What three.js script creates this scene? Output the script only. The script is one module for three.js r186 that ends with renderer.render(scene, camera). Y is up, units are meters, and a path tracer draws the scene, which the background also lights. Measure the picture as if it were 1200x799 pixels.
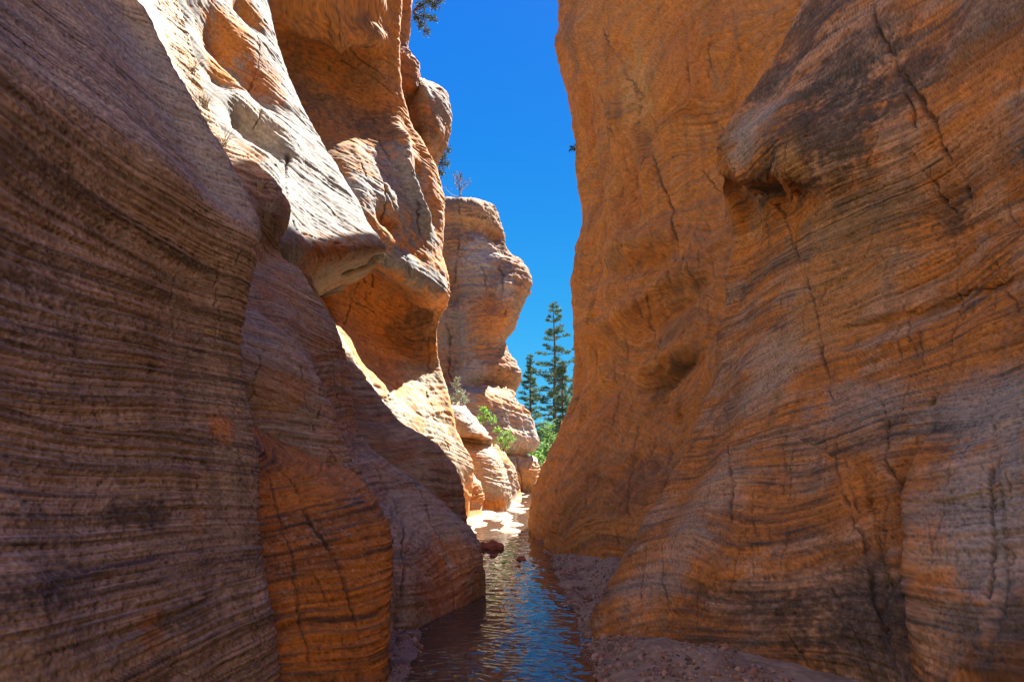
import * as THREE from 'three';
import { mergeGeometries } from 'three/addons/utils/BufferGeometryUtils.js';
import { createNoise3D } from 'simplex-noise';

// ------------------------------------------------------------ camera, sky, sun, exposure
const scene = new THREE.Scene();
const EYE = 1.6, FOCAL = 800, TILT = Math.atan2(140.5, FOCAL);          // a 24 mm lens, tilted up ten degrees
const camera = new THREE.PerspectiveCamera(2 * Math.atan(399.5 / FOCAL) * 180 / Math.PI, 1200 / 799, 0.05, 4000);
camera.position.set(0, EYE, 0);
camera.rotation.x = TILT;
const renderer = new THREE.WebGLRenderer({ antialias: true });
renderer.toneMapping = THREE.LinearToneMapping;
renderer.toneMappingExposure = 5.1;
renderer.shadowMap.enabled = true;

const SUN_AZ = 31 * Math.PI / 180, SUN_EL = 53 * Math.PI / 180;           // right of the view direction, above the horizon
const sunDir = new THREE.Vector3(Math.sin(SUN_AZ) * Math.cos(SUN_EL), Math.sin(SUN_EL), -Math.cos(SUN_AZ) * Math.cos(SUN_EL));
{ // clear desert sky: deep blue overhead, paler towards the horizon and round the sun
  const w = 512, h = 256, data = new Float32Array(w * h * 4), d = new THREE.Vector3();
  const k = 0.207;
  for (let j = 0; j < h; j++) for (let i = 0; i < w; i++) {
    const el = ((j + 0.5) / h - 0.5) * Math.PI, az = ((i + 0.5) / w - 0.5) * 2 * Math.PI;
    d.set(Math.cos(el) * Math.cos(az), Math.sin(el), Math.cos(el) * Math.sin(az));
    const low = Math.exp(-Math.max(0, d.y) * 3.6), c = Math.max(0, d.dot(sunDir));
    const halo = 0.04 * Math.pow(c, 8) + 1.2 * Math.pow(c, 60);
    const o = (j * w + i) * 4;
    data[o] = k * (0.006 + 0.15 * low * low + halo * 0.75);
    data[o + 1] = k * (0.135 + 0.56 * low + halo * 0.85);
    data[o + 2] = k * (0.78 + 0.22 * low + halo * 0.9);
    data[o + 3] = 1;
  }
  const sky = new THREE.DataTexture(data, w, h, THREE.RGBAFormat, THREE.FloatType);
  sky.mapping = THREE.EquirectangularReflectionMapping; sky.magFilter = THREE.LinearFilter; sky.needsUpdate = true;
  scene.background = sky; scene.environment = sky;
}
const sun = new THREE.DirectionalLight(new THREE.Color(1, 0.965, 0.90), 5);
sun.position.copy(sunDir).multiplyScalar(120); sun.castShadow = true;
Object.assign(sun.shadow.camera, { left: -60, right: 60, top: 60, bottom: -60, near: 1, far: 300 });
sun.shadow.mapSize.set(4096, 4096); sun.name = 'sun';
scene.add(sun, sun.target);

// ------------------------------------------------------------ helpers
let seed = 20240517;
function rnd() { seed = (seed + 0x6D2B79F5) | 0; let t = Math.imul(seed ^ (seed >>> 15), 1 | seed); t = (t + Math.imul(t ^ (t >>> 7), 61 | t)) ^ t; return ((t ^ (t >>> 14)) >>> 0) / 4294967296; }
const rr = (a, b) => a + (b - a) * rnd();
const noise = createNoise3D(rnd);
const clamp = (x, a = 0, b = 1) => Math.min(b, Math.max(a, x));
const sstep = (a, b, x) => { const t = clamp((x - a) / (b - a)); return t * t * (3 - 2 * t); };
const lerp = (a, b, t) => a + (b - a) * t;
const fbm = (x, y, z, n = 3) => { let s = 0, a = 1, t = 0; for (let k = 0; k < n; k++) { s += a * noise(x, y, z); t += a; a *= 0.5; x = x * 2.03 + 7.1; y = y * 2.03 - 3.7; z = z * 2.03 + 1.9; } return s / t; };
function hash1(n) { let h = Math.imul(n | 0, 374761393) ^ 0x5bf03635; h = Math.imul(h ^ (h >>> 13), 1274126177); return ((h ^ (h >>> 16)) >>> 0) / 4294967296; }
function layer(s) { const i = Math.floor(s), f = s - i, t = f * f * (3 - 2 * f); return lerp(hash1(i), hash1(i + 1), t); }   // smooth 1-D noise through a bed sequence, 0..1
const V = (x, y, z) => new THREE.Vector3(x, y, z);
const W = (x, y, Z) => new THREE.Vector3(x, y, -Z);                      // Z: metres ahead of the photographer
const ST = Math.sin(TILT), CT = Math.cos(TILT);
function at(px, py, Z) {                                                // the point Z metres ahead that the photograph shows at a pixel
  const cx = (px - 600) / FOCAL, cy = (399.5 - py) / FOCAL, t = Z / (CT - cy * ST);
  return new THREE.Vector3(cx * t, EYE + (cy * CT + ST) * t, -Z);
}
function tag(o, label, category, group, kind) { o.userData = { label, category }; if (group) o.userData.group = group; if (kind) { o.userData.kind = kind; } return o; }
const taken = {};
const numbered = n => { const k = taken[n] = (taken[n] ?? -1) + 1; return k ? n + '_' + String(k).padStart(3, '0') : n; };
function shade(o) { o.traverse(m => { if (m.isMesh) { m.castShadow = true; m.receiveShadow = true; } }); return o; }

// Barry-Goldman Catmull-Rom through points with their own spacing
function crPoint(p, i, f, out) {
  const n = p.length, p1 = p[i], p2 = p[i + 1];
  const p0 = i > 0 ? p[i - 1] : p1.clone().multiplyScalar(2).sub(p2), p3 = i + 2 < n ? p[i + 2] : p2.clone().multiplyScalar(2).sub(p1);
  const k = (a, b) => Math.max(1e-3, Math.sqrt(a.distanceTo(b)));
  const t0 = 0, t1 = t0 + k(p0, p1), t2 = t1 + k(p1, p2), t3 = t2 + k(p2, p3), t = t1 + f * (t2 - t1);
  for (const c of ['x', 'y', 'z']) {
    const a1 = (t1 - t) / (t1 - t0) * p0[c] + (t - t0) / (t1 - t0) * p1[c], a2 = (t2 - t) / (t2 - t1) * p1[c] + (t - t1) / (t2 - t1) * p2[c], a3 = (t3 - t) / (t3 - t2) * p2[c] + (t - t2) / (t3 - t2) * p3[c];
    const b1 = (t2 - t) / (t2 - t0) * a1 + (t - t0) / (t2 - t0) * a2, b2 = (t3 - t) / (t3 - t1) * a2 + (t - t1) / (t3 - t1) * a3;
    out[c] = (t2 - t) / (t2 - t1) * b1 + (t - t1) / (t2 - t1) * b2;
  }
  return out;
}
const off = (rib, dx, dy, dz) => rib.map(p => p.clone().add(new THREE.Vector3(dx, dy, -dz)));
const rib = (...pts) => pts.map(q => q.isVector3 ? q : at(...q));

// ------------------------------------------------------------ sandstone
const rockMat = new THREE.MeshStandardMaterial({ vertexColors: true, roughness: 0.92, metalness: 0 });
rockMat.name = 'sandstone';
const COL = {
  orange: [0.48, 0.19, 0.032], rust: [0.37, 0.135, 0.03], tan: [0.45, 0.27, 0.105], buff: [0.31, 0.25, 0.17], brown: [0.40, 0.33, 0.235],
  rose: [0.46, 0.355, 0.265], grey: [0.19, 0.187, 0.17], slate: [0.31, 0.30, 0.265], varnish: [0.06, 0.05, 0.038], pale: [0.26, 0.248, 0.222], umber: [0.19, 0.125, 0.07], terra: [0.27, 0.125, 0.05],  // pale, grey, buff darkened for sunlit rock; slate is the grey for shade
};
const mixc = (c, d, t) => { if (t <= 0) return; if (t > 1) t = 1; c[0] += (d[0] - c[0]) * t; c[1] += (d[1] - c[1]) * t; c[2] += (d[2] - c[2]) * t; };

/* A rock face: a cage of ribs (each a list of points from foot to top) is splined, carved with beds, joints, hollows
   and roughness along its normal, and coloured by its stone, with some light and shade painted in. */
function rock(name, label, category, ribs, o) {
  const R = ribs.length, K = ribs[0].length;
  const fit = (a, n, w) => { if (a.length !== n) console.log(name, w, 'has', a.length, 'needs', n); const b = a.slice(0, n); while (b.length < n) b.push(6); return b; };
  const su = fit(o.su, R - 1, 'su'), sv = fit(o.sv, K - 1, 'sv');
  const cum = a => { let s = 0; return [0, ...a.map(x => s += x)]; };
  const cu = cum(su), cv = cum(sv), NU = cu[R - 1], NV = cv[K - 1], nu = NU + 1, nv = NV + 1;
  if (ribs.some(r => r.length !== K)) throw new Error(name + ' cage ' + R + ' ' + K + ' ' + su.length + ' ' + sv.length + ' ' + ribs.map(r => r.length));
  const cols = ribs.map(r => { const a = []; for (let k = 0; k < K - 1; k++) for (let s = 0; s < sv[k]; s++) a.push(crPoint(r, k, s / sv[k], new THREE.Vector3())); a.push(r[K - 1].clone()); return a; });
  const pos = new Float32Array(nu * nv * 3), q = new THREE.Vector3();
  for (let j = 0; j < nv; j++) {
    const line = cols.map(c => c[j]);
    for (let r = 0, i = 0; r < R - 1; r++) for (let s = 0; s < su[r] + (r === R - 2 ? 1 : 0); s++, i++) { crPoint(line, r, s / su[r], q); pos.set([q.x, q.y, q.z], (j * nu + i) * 3); }
  }
  const N = nu * nv, nor = new Float32Array(N * 3);
  const normals = () => {
    for (let j = 0; j < nv; j++) for (let i = 0; i < nu; i++) {
      const a = (j * nu + Math.min(i + 1, NU)) * 3, b = (j * nu + Math.max(i - 1, 0)) * 3, c = (Math.min(j + 1, NV) * nu + i) * 3, d = (Math.max(j - 1, 0) * nu + i) * 3;
      const ux = pos[a] - pos[b], uy = pos[a + 1] - pos[b + 1], uz = pos[a + 2] - pos[b + 2], vx = pos[c] - pos[d], vy = pos[c + 1] - pos[d + 1], vz = pos[c + 2] - pos[d + 2];
      let x = uy * vz - uz * vy, y = uz * vx - ux * vz, z = ux * vy - uy * vx; const l = Math.hypot(x, y, z) || 1, f = o.flip ? -1 : 1;
      const k = (j * nu + i) * 3; nor[k] = f * x / l; nor[k + 1] = f * y / l; nor[k + 2] = f * z / l;
    }
  };
  const place = (px, py) => {                                           // where on this rock the photograph shows a mark
    let best = -1, bd = 1e9, bz = 1e9;
    for (let n = 0; n < N; n++) {
      const x = pos[n * 3], y = pos[n * 3 + 1] - EYE, Z = -pos[n * 3 + 2], f = Z * CT + y * ST; if (f < 0.5) continue;
      const dx = 600 + FOCAL * x / f - px, dy = 399.5 - FOCAL * (y * CT - Z * ST) / f - py, d2 = dx * dx + dy * dy;
      if (d2 < 16 ? (bd >= 16 || f < bz - 0.25 || (f < bz + 0.25 && d2 < bd)) : d2 < bd) { bd = d2; bz = f; best = n; }
    }
    return best;
  };
  // --- large hollows and bulges, in metres along the normal
  normals();
  const soft = (list, fn) => { for (const e of list || []) { const n = place(e[0], e[1]); if (n < 0) continue; fn(e, pos[n * 3], pos[n * 3 + 1], pos[n * 3 + 2]); } };
  const lift = new Float32Array(N);
  soft(o.dents, ([, , r, h, sy = 1], x, y, z) => {
    for (let n = 0; n < N; n++) { const dx = pos[n * 3] - x, dy = (pos[n * 3 + 1] - y) / sy, dz = pos[n * 3 + 2] - z, d = (dx * dx + dy * dy + dz * dz) / (r * r); if (d < 6) lift[n] += h * Math.exp(-d); }
  });
  for (const [w, h, ...pts] of o.strokes || []) {                       // ridges (h > 0) and furrows (h < 0) along a line over the face
    const p3 = pts.map(q => place(q[0], q[1])).map(n => [pos[n * 3], pos[n * 3 + 1], pos[n * 3 + 2]]), ll = new Float32Array(N);
    for (let k = 0; k + 1 < p3.length; k++) {
      const [a, b] = [p3[k], p3[k + 1]], ex = b[0] - a[0], ey = b[1] - a[1], ez = b[2] - a[2], e2 = ex * ex + ey * ey + ez * ez || 1;
      for (let n = 0; n < N; n++) {
        const dx = pos[n * 3] - a[0], dy = pos[n * 3 + 1] - a[1], dz = pos[n * 3 + 2] - a[2], t = clamp((dx * ex + dy * ey + dz * ez) / e2);
        const d = ((dx - ex * t) ** 2 + (dy - ey * t) ** 2 + (dz - ez * t) ** 2) / (w * w); if (d > 7) continue;
        const taper = Math.min(1, (k + t) / (p3.length - 1) * 4 + 0.1, (1 - (k + t) / (p3.length - 1)) * 4 + 0.1), v = taper * Math.exp(-d); if (v > ll[n]) ll[n] = v;
      }
    }
    for (let n = 0; n < N; n++) lift[n] += h * ll[n];
  }
  const bulge = o.bulge ?? 0.08, bs = o.bulgeScale ?? 0.9;
  for (let n = 0; n < N; n++) { const x = pos[n * 3], y = pos[n * 3 + 1], z = pos[n * 3 + 2]; lift[n] += bulge * fbm(x * bs, y * bs * 0.7, z * bs, 3) + (o.flute ? o.flute * fbm(x * 1.5 + 0.5 * noise(x * .4, y * .4, z * .4), y * 0.28, z * 1.5, 2) : 0); }
  for (let k = 0; k < N * 3; k++) pos[k] += nor[k] * lift[(k / 3) | 0];
  normals();
  // --- joints: paths over the surface, kept as the distance to the nearest
  const crack = new Float32Array(N).fill(9), crackW = new Float32Array(N), crackS = new Float32Array(N);
  for (const c of o.cracks || []) {
    const wdt = c[0] * 0.62, path = [];
    for (let k = 1; k < c.length; k++) { const n = place(c[k][0], c[k][1]); if (n >= 0) path.push([n % nu, (n / nu) | 0]); }
    for (let k = 0; k + 1 < path.length; k++) {
      const [i0, j0] = path[k], [i1, j1] = path[k + 1], steps = Math.ceil(Math.hypot(i1 - i0, j1 - j0) * 1.5) + 1;
      if (steps > 900) continue;
      const n0 = j0 * nu + i0, n1 = j1 * nu + i1; if (Math.hypot(pos[n0 * 3] - pos[n1 * 3], pos[n0 * 3 + 1] - pos[n1 * 3 + 1], pos[n0 * 3 + 2] - pos[n1 * 3 + 2]) > 6) continue;
      for (let s = 0; s <= steps; s++) {
        const f = s / steps, e = Math.sin(Math.PI * f), wob = noise(k * 7.3 + f * 1.6 * Math.max(1, steps / 90), c[1][0] * 0.1, wdt * 9) * e * Math.min(2.2, steps * 0.05) + noise(f * steps * 0.08, k * 3.1, c[1][1]) * 0.7;
        const len = Math.hypot(i1 - i0, j1 - j0) || 1, fi = lerp(i0, i1, f) - wob * (j1 - j0) / len, fj = lerp(j0, j1, f) + wob * (i1 - i0) / len;
        const a = clamp(Math.round(fi), 0, NU), b = clamp(Math.round(fj), 0, NV), m = (b * nu + a) * 3, win = 5;
        const run = noise((k + f) * 1.3, c[1][0] * 0.37, c[1][1] * 0.21), ww = wdt * (0.6 + 0.8 * Math.abs(noise(f * steps * 0.035, k, c[1][0]))) , st = 0.25 + 0.75 * sstep(-0.55, 0.2, run);
        for (let jj = Math.max(0, b - win); jj <= Math.min(NV, b + win); jj++) for (let ii = Math.max(0, a - win); ii <= Math.min(NU, a + win); ii++) {
          const n = jj * nu + ii, dd = Math.hypot(pos[n * 3] - pos[m], pos[n * 3 + 1] - pos[m + 1], pos[n * 3 + 2] - pos[m + 2]) / ww;
          if (dd < crack[n]) { crack[n] = dd; crackW[n] = ww; crackS[n] = st; }
        }
      }
    }
  }
  for (let k = 0; k < (o.hair || 0); k++) {                              // hairline joints, near vertical
    let fi = rr(0.08, 0.9) * NU, fj = rr(0.03, 0.75) * NV; const len = rr(0.03, 0.13) * NV, dr = rr(-0.25, 0.25), wdt = (o.hairWidth ?? 0.006) * rr(0.6, 1.5), a0 = rnd() * 50;
    for (let q = 0; q < len; q += 0.6) {
      fj += 0.6; fi += 0.6 * (dr + 0.45 * noise(a0, q * 0.05, 3.3)); const a = Math.round(fi), b = Math.round(fj); if (a < 0 || b < 0 || a > NU || b > NV) break;
      const st = 0.8 * Math.min(1, q / len * 5, (1 - q / len) * 5) * sstep(-0.5, 0.1, noise(a0, q * 0.08, 9.1)), m = (b * nu + a) * 3;
      for (let jj = Math.max(0, b - 2); jj <= Math.min(NV, b + 2); jj++) for (let ii = Math.max(0, a - 3); ii <= Math.min(NU, a + 3); ii++) {
        const n = jj * nu + ii, dd = Math.hypot(pos[n * 3] - pos[m], pos[n * 3 + 1] - pos[m + 1], pos[n * 3 + 2] - pos[m + 2]) / wdt;
        if (dd < crack[n]) { crack[n] = dd; crackW[n] = wdt; crackS[n] = st; }
      }
    }
  }
  // --- desert varnish, lichen crust and fresh stone, plus painted bounce glow and overhang shade
  const stainsAndLight = []; soft(o.stainsAndLight, ([, , r, colour, amount, sy = 1], x, y, z) => stainsAndLight.push([x, y, z, r, COL[colour], amount, sy]));
  const bed = o.bed ?? 0.05, amp = o.amp ?? 0.012, dips = o.dips || [[0, 0], [0.12, 0.2], [-0.1, 0.12]], T = o.sets ?? 1.1, grain = o.grain ?? 0.004;
  const col = new Float32Array(N * 3), c = [0, 0, 0], base = COL[o.base], second = COL[o.second], third = COL[o.third || 'varnish'];
  const crest = COL[o.crest || 'buff'], ph = (o.seed || 0) * 13.7, vs = o.varnish ?? 0.4, kf = o.run ?? 0.7, gs = o.fine ?? 1;
  for (let n = 0; n < N; n++) {
    const x = pos[n * 3], y = pos[n * 3 + 1], z = pos[n * 3 + 2];
    const warp = 0.16 * noise(x * 0.45 + ph, y * 0.45, z * 0.45) + (o.ripple ?? 0.007) * noise(x * 2.3, y * 2.3 + ph, z * 2.3);
    const yb = y + warp * (o.warp ?? 1) + (o.tilt?.[0] ?? 0) * x + (o.tilt?.[1] ?? 0) * -z;
    const set = Math.floor(yb / T + 0.25 * noise(x * 0.3, ph, z * 0.3)), dp = dips[((set % dips.length) + dips.length) % dips.length];
    const s = (yb + dp[0] * x + dp[1] * -z) / bed + ph;
    const l1 = layer(s), l2 = layer(s * 2.7 + 31), l3 = layer(s * 0.31 + 5), l4 = layer(s * 6.1 + 77);
    const line = Math.pow(1 - Math.abs(2 * layer(s * 0.83 + 11) - 1), 7);
    const k1 = noise(x * 1.7 * kf + ph, s * 0.9, z * 1.7 * kf), k2 = noise(x * 3.6 * kf, s * 2.1 + ph, z * 3.6 * kf), k3 = noise(x * 1.1 * kf, s * 0.23, z * 1.1 * kf + ph), k4 = noise(x * 7 * kf, s * 4.6, z * 7 * kf);   // streaks that run along the beds and break off
    const rough = fbm(x * 11 * gs, y * 16 * gs, z * 11 * gs, 2), pit = noise(x * 34 * gs, y * 34 * gs, z * 34 * gs);
    const strength = 0.55 + 0.75 * sstep(-0.5, 0.6, noise(x * 0.8 + 3, y * 1.1 + ph, z * 0.8));
    let h = amp * strength * ((l1 - 0.5) * 1.3 + (l2 - 0.5) * 0.7 + (l3 - 0.5) * 1.2 - line * 1.1 + k1 * 0.55 + k2 * 0.35) + grain * (rough * 1.4 + pit * 0.6);
    const cd = crack[n]; let stainC = 0;
    if (cd < 4) { h -= crackS[n] * crackW[n] * (o.crackDepth ?? 3.2) * Math.exp(-cd * cd * 1.2); stainC = crackS[n] * (0.55 * Math.exp(-cd * cd * 0.9) + 0.3 * Math.exp(-cd * 0.8) * sstep(-0.3, 0.4, rough)); }
    for (let a = 0; a < 3; a++) pos[n * 3 + a] += nor[n * 3 + a] * h;
    // colour of the stone
    const big = fbm(x * 0.7 + ph, y * 0.7, z * 0.7, 3), mid = fbm(x * 2.6, y * 2.6 + ph, z * 2.6, 3);
    c[0] = base[0]; c[1] = base[1]; c[2] = base[2];
    mixc(c, second, sstep(-0.25, 0.45, big + 0.5 * mid + 0.6 * k3 + (l3 - 0.5) * 0.7) * (o.secondAmt ?? 0.8));
    mixc(c, crest, (sstep(0.55, 0.95, l1 * 0.6 + l2 * 0.5) * 0.35 + sstep(0.25, 0.7, k2) * 0.3) * strength);
    mixc(c, third, (sstep(0.5, 0.85, l3 * 0.55 + 0.45 * (0.5 + 0.5 * mid)) * 0.45 + line * 0.4 + sstep(0.1, 0.65, k1 + 0.3 * rough) * 0.5 + sstep(0.2, 0.7, k2 + 0.3 * pit) * 0.35) * (o.bands ?? 0.7));
    const drip = fbm(x * 3.4 + ph, y * 0.32, z * 3.4, 3) + 0.25 * pit + 0.3 * big;
    mixc(c, COL.varnish, sstep(0.12, 0.62, drip) * vs);
    for (const [sx, sy, sz, r, sc, amount, st] of stainsAndLight) {
      const dx = x - sx, dy = (y - sy) / st, dz = z - sz, d = Math.sqrt(dx * dx + dy * dy + dz * dz) / r;
      if (d < 1.7) mixc(c, sc, amount * sstep(1.15, 0.35, d + 0.55 * mid + 0.32 * rough + 0.18 * (l1 - 0.5)));
    }
    if (o.lichen) mixc(c, COL[o.lichenCol || 'slate'], sstep(0.28, 0.55, pit * 0.55 + rough * 0.5 + 0.45 * big + 0.25 * mid) * o.lichen);
    mixc(c, COL.varnish, sstep(0.42, 0.75, -pit * 0.6 - rough * 0.5 + 0.2 * mid) * (o.pits ?? 0.35));
    mixc(c, COL.varnish, stainC);
    const v = 1 + (o.contrast ?? 1) * (0.2 * rough + 0.2 * pit + 0.22 * (l4 - 0.5) + 0.1 * mid + 0.14 * k4 + 0.1 * k2 + 0.2 * (hash1(n * 7 + 3) - 0.5));
    for (let a = 0; a < 3; a++) col[n * 3 + a] = clamp(c[a] * v, 0.01, 0.8);
  }
  normals();
  const idx = new Uint32Array(NU * NV * 6); let m = 0;
  for (let j = 0; j < NV; j++) for (let i = 0; i < NU; i++) {
    const a = j * nu + i, b = a + 1, d = a + nu, e = d + 1;
    if (o.flip) { idx.set([a, d, b, b, d, e], m); } else { idx.set([a, b, d, b, e, d], m); } m += 6;
  }
  const g = new THREE.BufferGeometry();
  g.setAttribute('position', new THREE.BufferAttribute(pos, 3)); g.setAttribute('normal', new THREE.BufferAttribute(nor, 3)); g.setAttribute('color', new THREE.BufferAttribute(col, 3));
  g.setIndex(new THREE.BufferAttribute(idx, 1));
  const mesh = new THREE.Mesh(g, rockMat); mesh.name = numbered(name); scene.add(shade(mesh));
  tag(mesh, label, category);
  console.log(name, N, 'vertices');
  return { mesh, place: (px, py) => { const n = place(px, py); return new THREE.Vector3(pos[n * 3], pos[n * 3 + 1], pos[n * 3 + 2]); } };
}
const Q = 0.93;
const S = (...a) => a.map(x => Math.max(1, Math.round(x * Q)));
const topL = (r, h, dx = 1.5) => { const p = r[r.length - 1]; return [...r, W(p.x - dx, Math.max(h, p.y + 1), -p.z), W(p.x - dx - 14, Math.max(h, p.y + 1) + 1.5, -p.z)]; };
const topR = (r, h, dx = 1.5) => { const p = r[r.length - 1]; return [...r, W(p.x + dx, Math.max(h, p.y + 1), -p.z), W(p.x + dx + 14, Math.max(h, p.y + 1) + 1.5, -p.z)]; };

// ------------------------------------------------------------ the canyon walls
const foot = (px, py, down = 0.35) => { const cy = (399.5 - py) / FOCAL, t = -EYE / (cy * CT + ST); return new THREE.Vector3((px - 600) / FOCAL * t, -down, -t * (CT - cy * ST)); };

{ // left foreground
  const crest = rib(W(-1.42, -0.35, 4.75), [322, 755, 4.75], [305, 650, 4.8], [302, 540, 4.85], [285, 410, 4.9], [290, 345, 4.85], [301, 287, 4.8], [303, 266, 4.85], [273, 198, 4.9], [222, 115, 4.95], [170, 15, 5.0], [110, -80, 5.1]);
  rock('rock_buttress', 'dark brown foreground buttress with fine level banding and a grey sloping upper facet', 'rock wall', [
    topL(rib(W(-9.00, -0.35, -9), W(-9.05, 0.6, -9), W(-9.10, 1, -9), W(-9.15, 1.5, -9), W(-9.20, 2, -9), W(-9.25, 2.5, -9), W(-9.30, 3, -9), W(-9.35, 3.2, -9), W(-9.40, 3.7, -9), W(-9.45, 4.2, -9), W(-9.50, 4.6, -9), W(-9.55, 5.0, -9)), 6),
    topL(rib(W(-5.00, -0.35, -5.5), W(-5.05, 0.6, -5.5), W(-5.10, 1, -5.5), W(-5.15, 1.5, -5.5), W(-5.20, 2, -5.5), W(-5.25, 2.5, -5.5), W(-5.30, 3, -5.5), W(-5.35, 3.2, -5.5), W(-5.40, 3.7, -5.5), W(-5.45, 4.2, -5.5), W(-5.50, 4.6, -5.5), W(-5.55, 5.0, -5.5)), 6),
    topL(rib(W(-2.50, -0.35, -1.8), W(-2.55, 0.6, -1.8), W(-2.60, 1, -1.8), W(-2.65, 1.5, -1.8), W(-2.70, 2, -1.8), W(-2.75, 2.5, -1.8), W(-2.80, 3, -1.8), W(-2.85, 3.2, -1.8), W(-2.90, 3.7, -1.8), W(-2.95, 4.2, -1.8), W(-3.00, 4.6, -1.8), W(-3.05, 5.0, -1.8)), 7),
    topL(rib(W(-1.95, -.35, 1.2), W(-1.92, .7, 1.2), W(-1.92, 1.1, 1.2), W(-1.95, 1.5, 1.2), W(-1.98, 1.9, 1.2), W(-2.02, 2.4, 1.2), W(-2.05, 3, 1.2), W(-2.12, 3.1, 1.25), W(-2.4, 3.4, 1.4), W(-2.8, 3.9, 1.6), W(-3.3, 4.7, 2), W(-3.8, 5.6, 2.5)), 16),
    topL(rib(W(-1.8, -.35, 2.6), [0, 755, 2.55], [0, 640, 2.66], [0, 520, 2.78], [0, 400, 2.85], [0, 270, 2.86], [5, 75, 2.76], [5, 52, 2.93], [0, 0, 3.2], [-15, -60, 3.35], [-40, -140, 3.75], [-70, -220, 4.2]), 16),
    topL(rib(W(-1.75, -.35, 3.4), [140, 755, 3.3], [135, 640, 3.4], [130, 520, 3.52], [130, 400, 3.6], [132, 290, 3.6], [140, 150, 3.5], [137, 126, 3.72], [120, 70, 4.0], [95, 0, 4.15], [60, -80, 4.5], [20, -170, 4.8]), 16),
    topL(rib(W(-1.6, -.35, 4.1), [245, 755, 4.02], [232, 640, 4.12], [225, 520, 4.25], [222, 400, 4.35], [226, 320, 4.35], [234, 230, 4.22], [231, 209, 4.44], [207, 150, 4.62], [170, 75, 4.7], [125, -15, 4.9], [70, -110, 5.1]), 16),
    topL(crest, 16), topL(off(crest, -0.35, 0.02, 0.42), 16), topL(off(crest, -1.6, 0.05, 0.6), 16)],
    { su: S(10, 10, 14, 36, 120, 90, 78, 26, 8), sv: S(125, 100, 105, 112, 70, 80, 24, 62, 72, 80, 16, 8, 3), seed: 1, run: 0.35, ripple: 0.003, contrast: 1.6, hair: 10, warp: 0.2, base: 'brown', second: 'rose', third: 'varnish', crest: 'tan', secondAmt: 0.6, bed: 0.03, amp: 0.0075, grain: 0.0042, sets: 0.9,
      dips: [[0, 0.01], [0, 0.07], [0, -0.03], [0, 0.04]], varnish: 0.32, bands: 0.9, bulge: 0.035, lichen: 0.3, lichenCol: 'slate', pits: 0.45,
      stainsAndLight: [[255, 500, 0.13, 'orange', 0.7], [230, 610, 0.1, 'tan', 0.6], [180, 740, 0.12, 'orange', 0.4], [60, 690, 0.35, 'varnish', 0.7, 0.25], [170, 600, 0.4, 'varnish', 0.75, 0.2], [230, 720, 0.35, 'varnish', 0.6, 0.25], [60, 210, 0.5, 'varnish', 0.5, 0.5], [235, 170, 0.6, 'slate', 0.75, 0.7], [160, 60, 0.7, 'slate', 0.75, 0.7], [285, 240, 0.5, 'slate', 0.75, 0.7], [200, 110, 0.6, 'slate', 0.75, 0.7], [20, 320, 0.4, 'varnish', 0.5, 0.4]] });  // slate on the upper facet paints its sky-lit grey over brown rock
}
{ // left, rounded shoulder behind the foreground
  const b3 = rib(foot(452, 806), [453, 785, 5.35], [458, 730, 5.5], [457, 655, 5.7], [450, 606, 5.9], [430, 573, 6.3], [408, 550, 6.9], [396, 535, 7.6]);
  rock('rock_shoulder', 'low rounded rock shoulder split by one long diagonal crack, orange and striped below', 'rock wall', [
    rib(W(-1.9, -.35, 4.6), W(-1.9, .2, 4.7), W(-1.95, .6, 4.9), W(-2, 1.0, 5.1), W(-2.1, 1.4, 5.3), W(-2.2, 1.75, 5.6), W(-2.4, 2.0, 6.3), W(-2.5, 2.1, 7.2)),
    rib(W(-1.6, -.35, 4.85), [318, 790, 4.85], [308, 700, 5.0], [300, 620, 5.15], [296, 555, 5.35], [296, 520, 5.6], [300, 500, 6.1], [305, 480, 7.2]),
    rib(W(-1.33, -.35, 4.95), [370, 790, 4.95], [352, 700, 5.12], [335, 620, 5.32], [325, 560, 5.55], [322, 528, 5.85], [325, 512, 6.4], [335, 497, 7.4]),
    rib(W(-1.06, -.35, 5.1), [415, 790, 5.1], [412, 710, 5.25], [400, 630, 5.42], [388, 580, 5.65], [375, 552, 6.0], [368, 535, 6.6], [370, 518, 7.5]),
    b3, off(b3, -0.25, 0, 0.4), off(b3, -1.1, 0, 1.0)],
    { su: S(12, 30, 55, 60, 50, 20, 8), sv: S(26, 80, 75, 55, 40, 30, 14), seed: 2, contrast: 1.4, base: 'orange', second: 'rust', third: 'varnish', crest: 'orange', secondAmt: 0.4, bed: 0.045, amp: 0.016, sets: 2.2, tilt: [0.1, -0.28], bands: 1, varnish: 0.25, bulge: 0.035, lichen: 0.35, pits: 0.3,
      cracks: [[0.02, [303, 527], [345, 565], [362, 612], [395, 662], [412, 710], [432, 765]], [0.013, [316, 560], [342, 650], [352, 730], [362, 790]], [0.008, [352, 640], [380, 700], [405, 760]]] });
}
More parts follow.
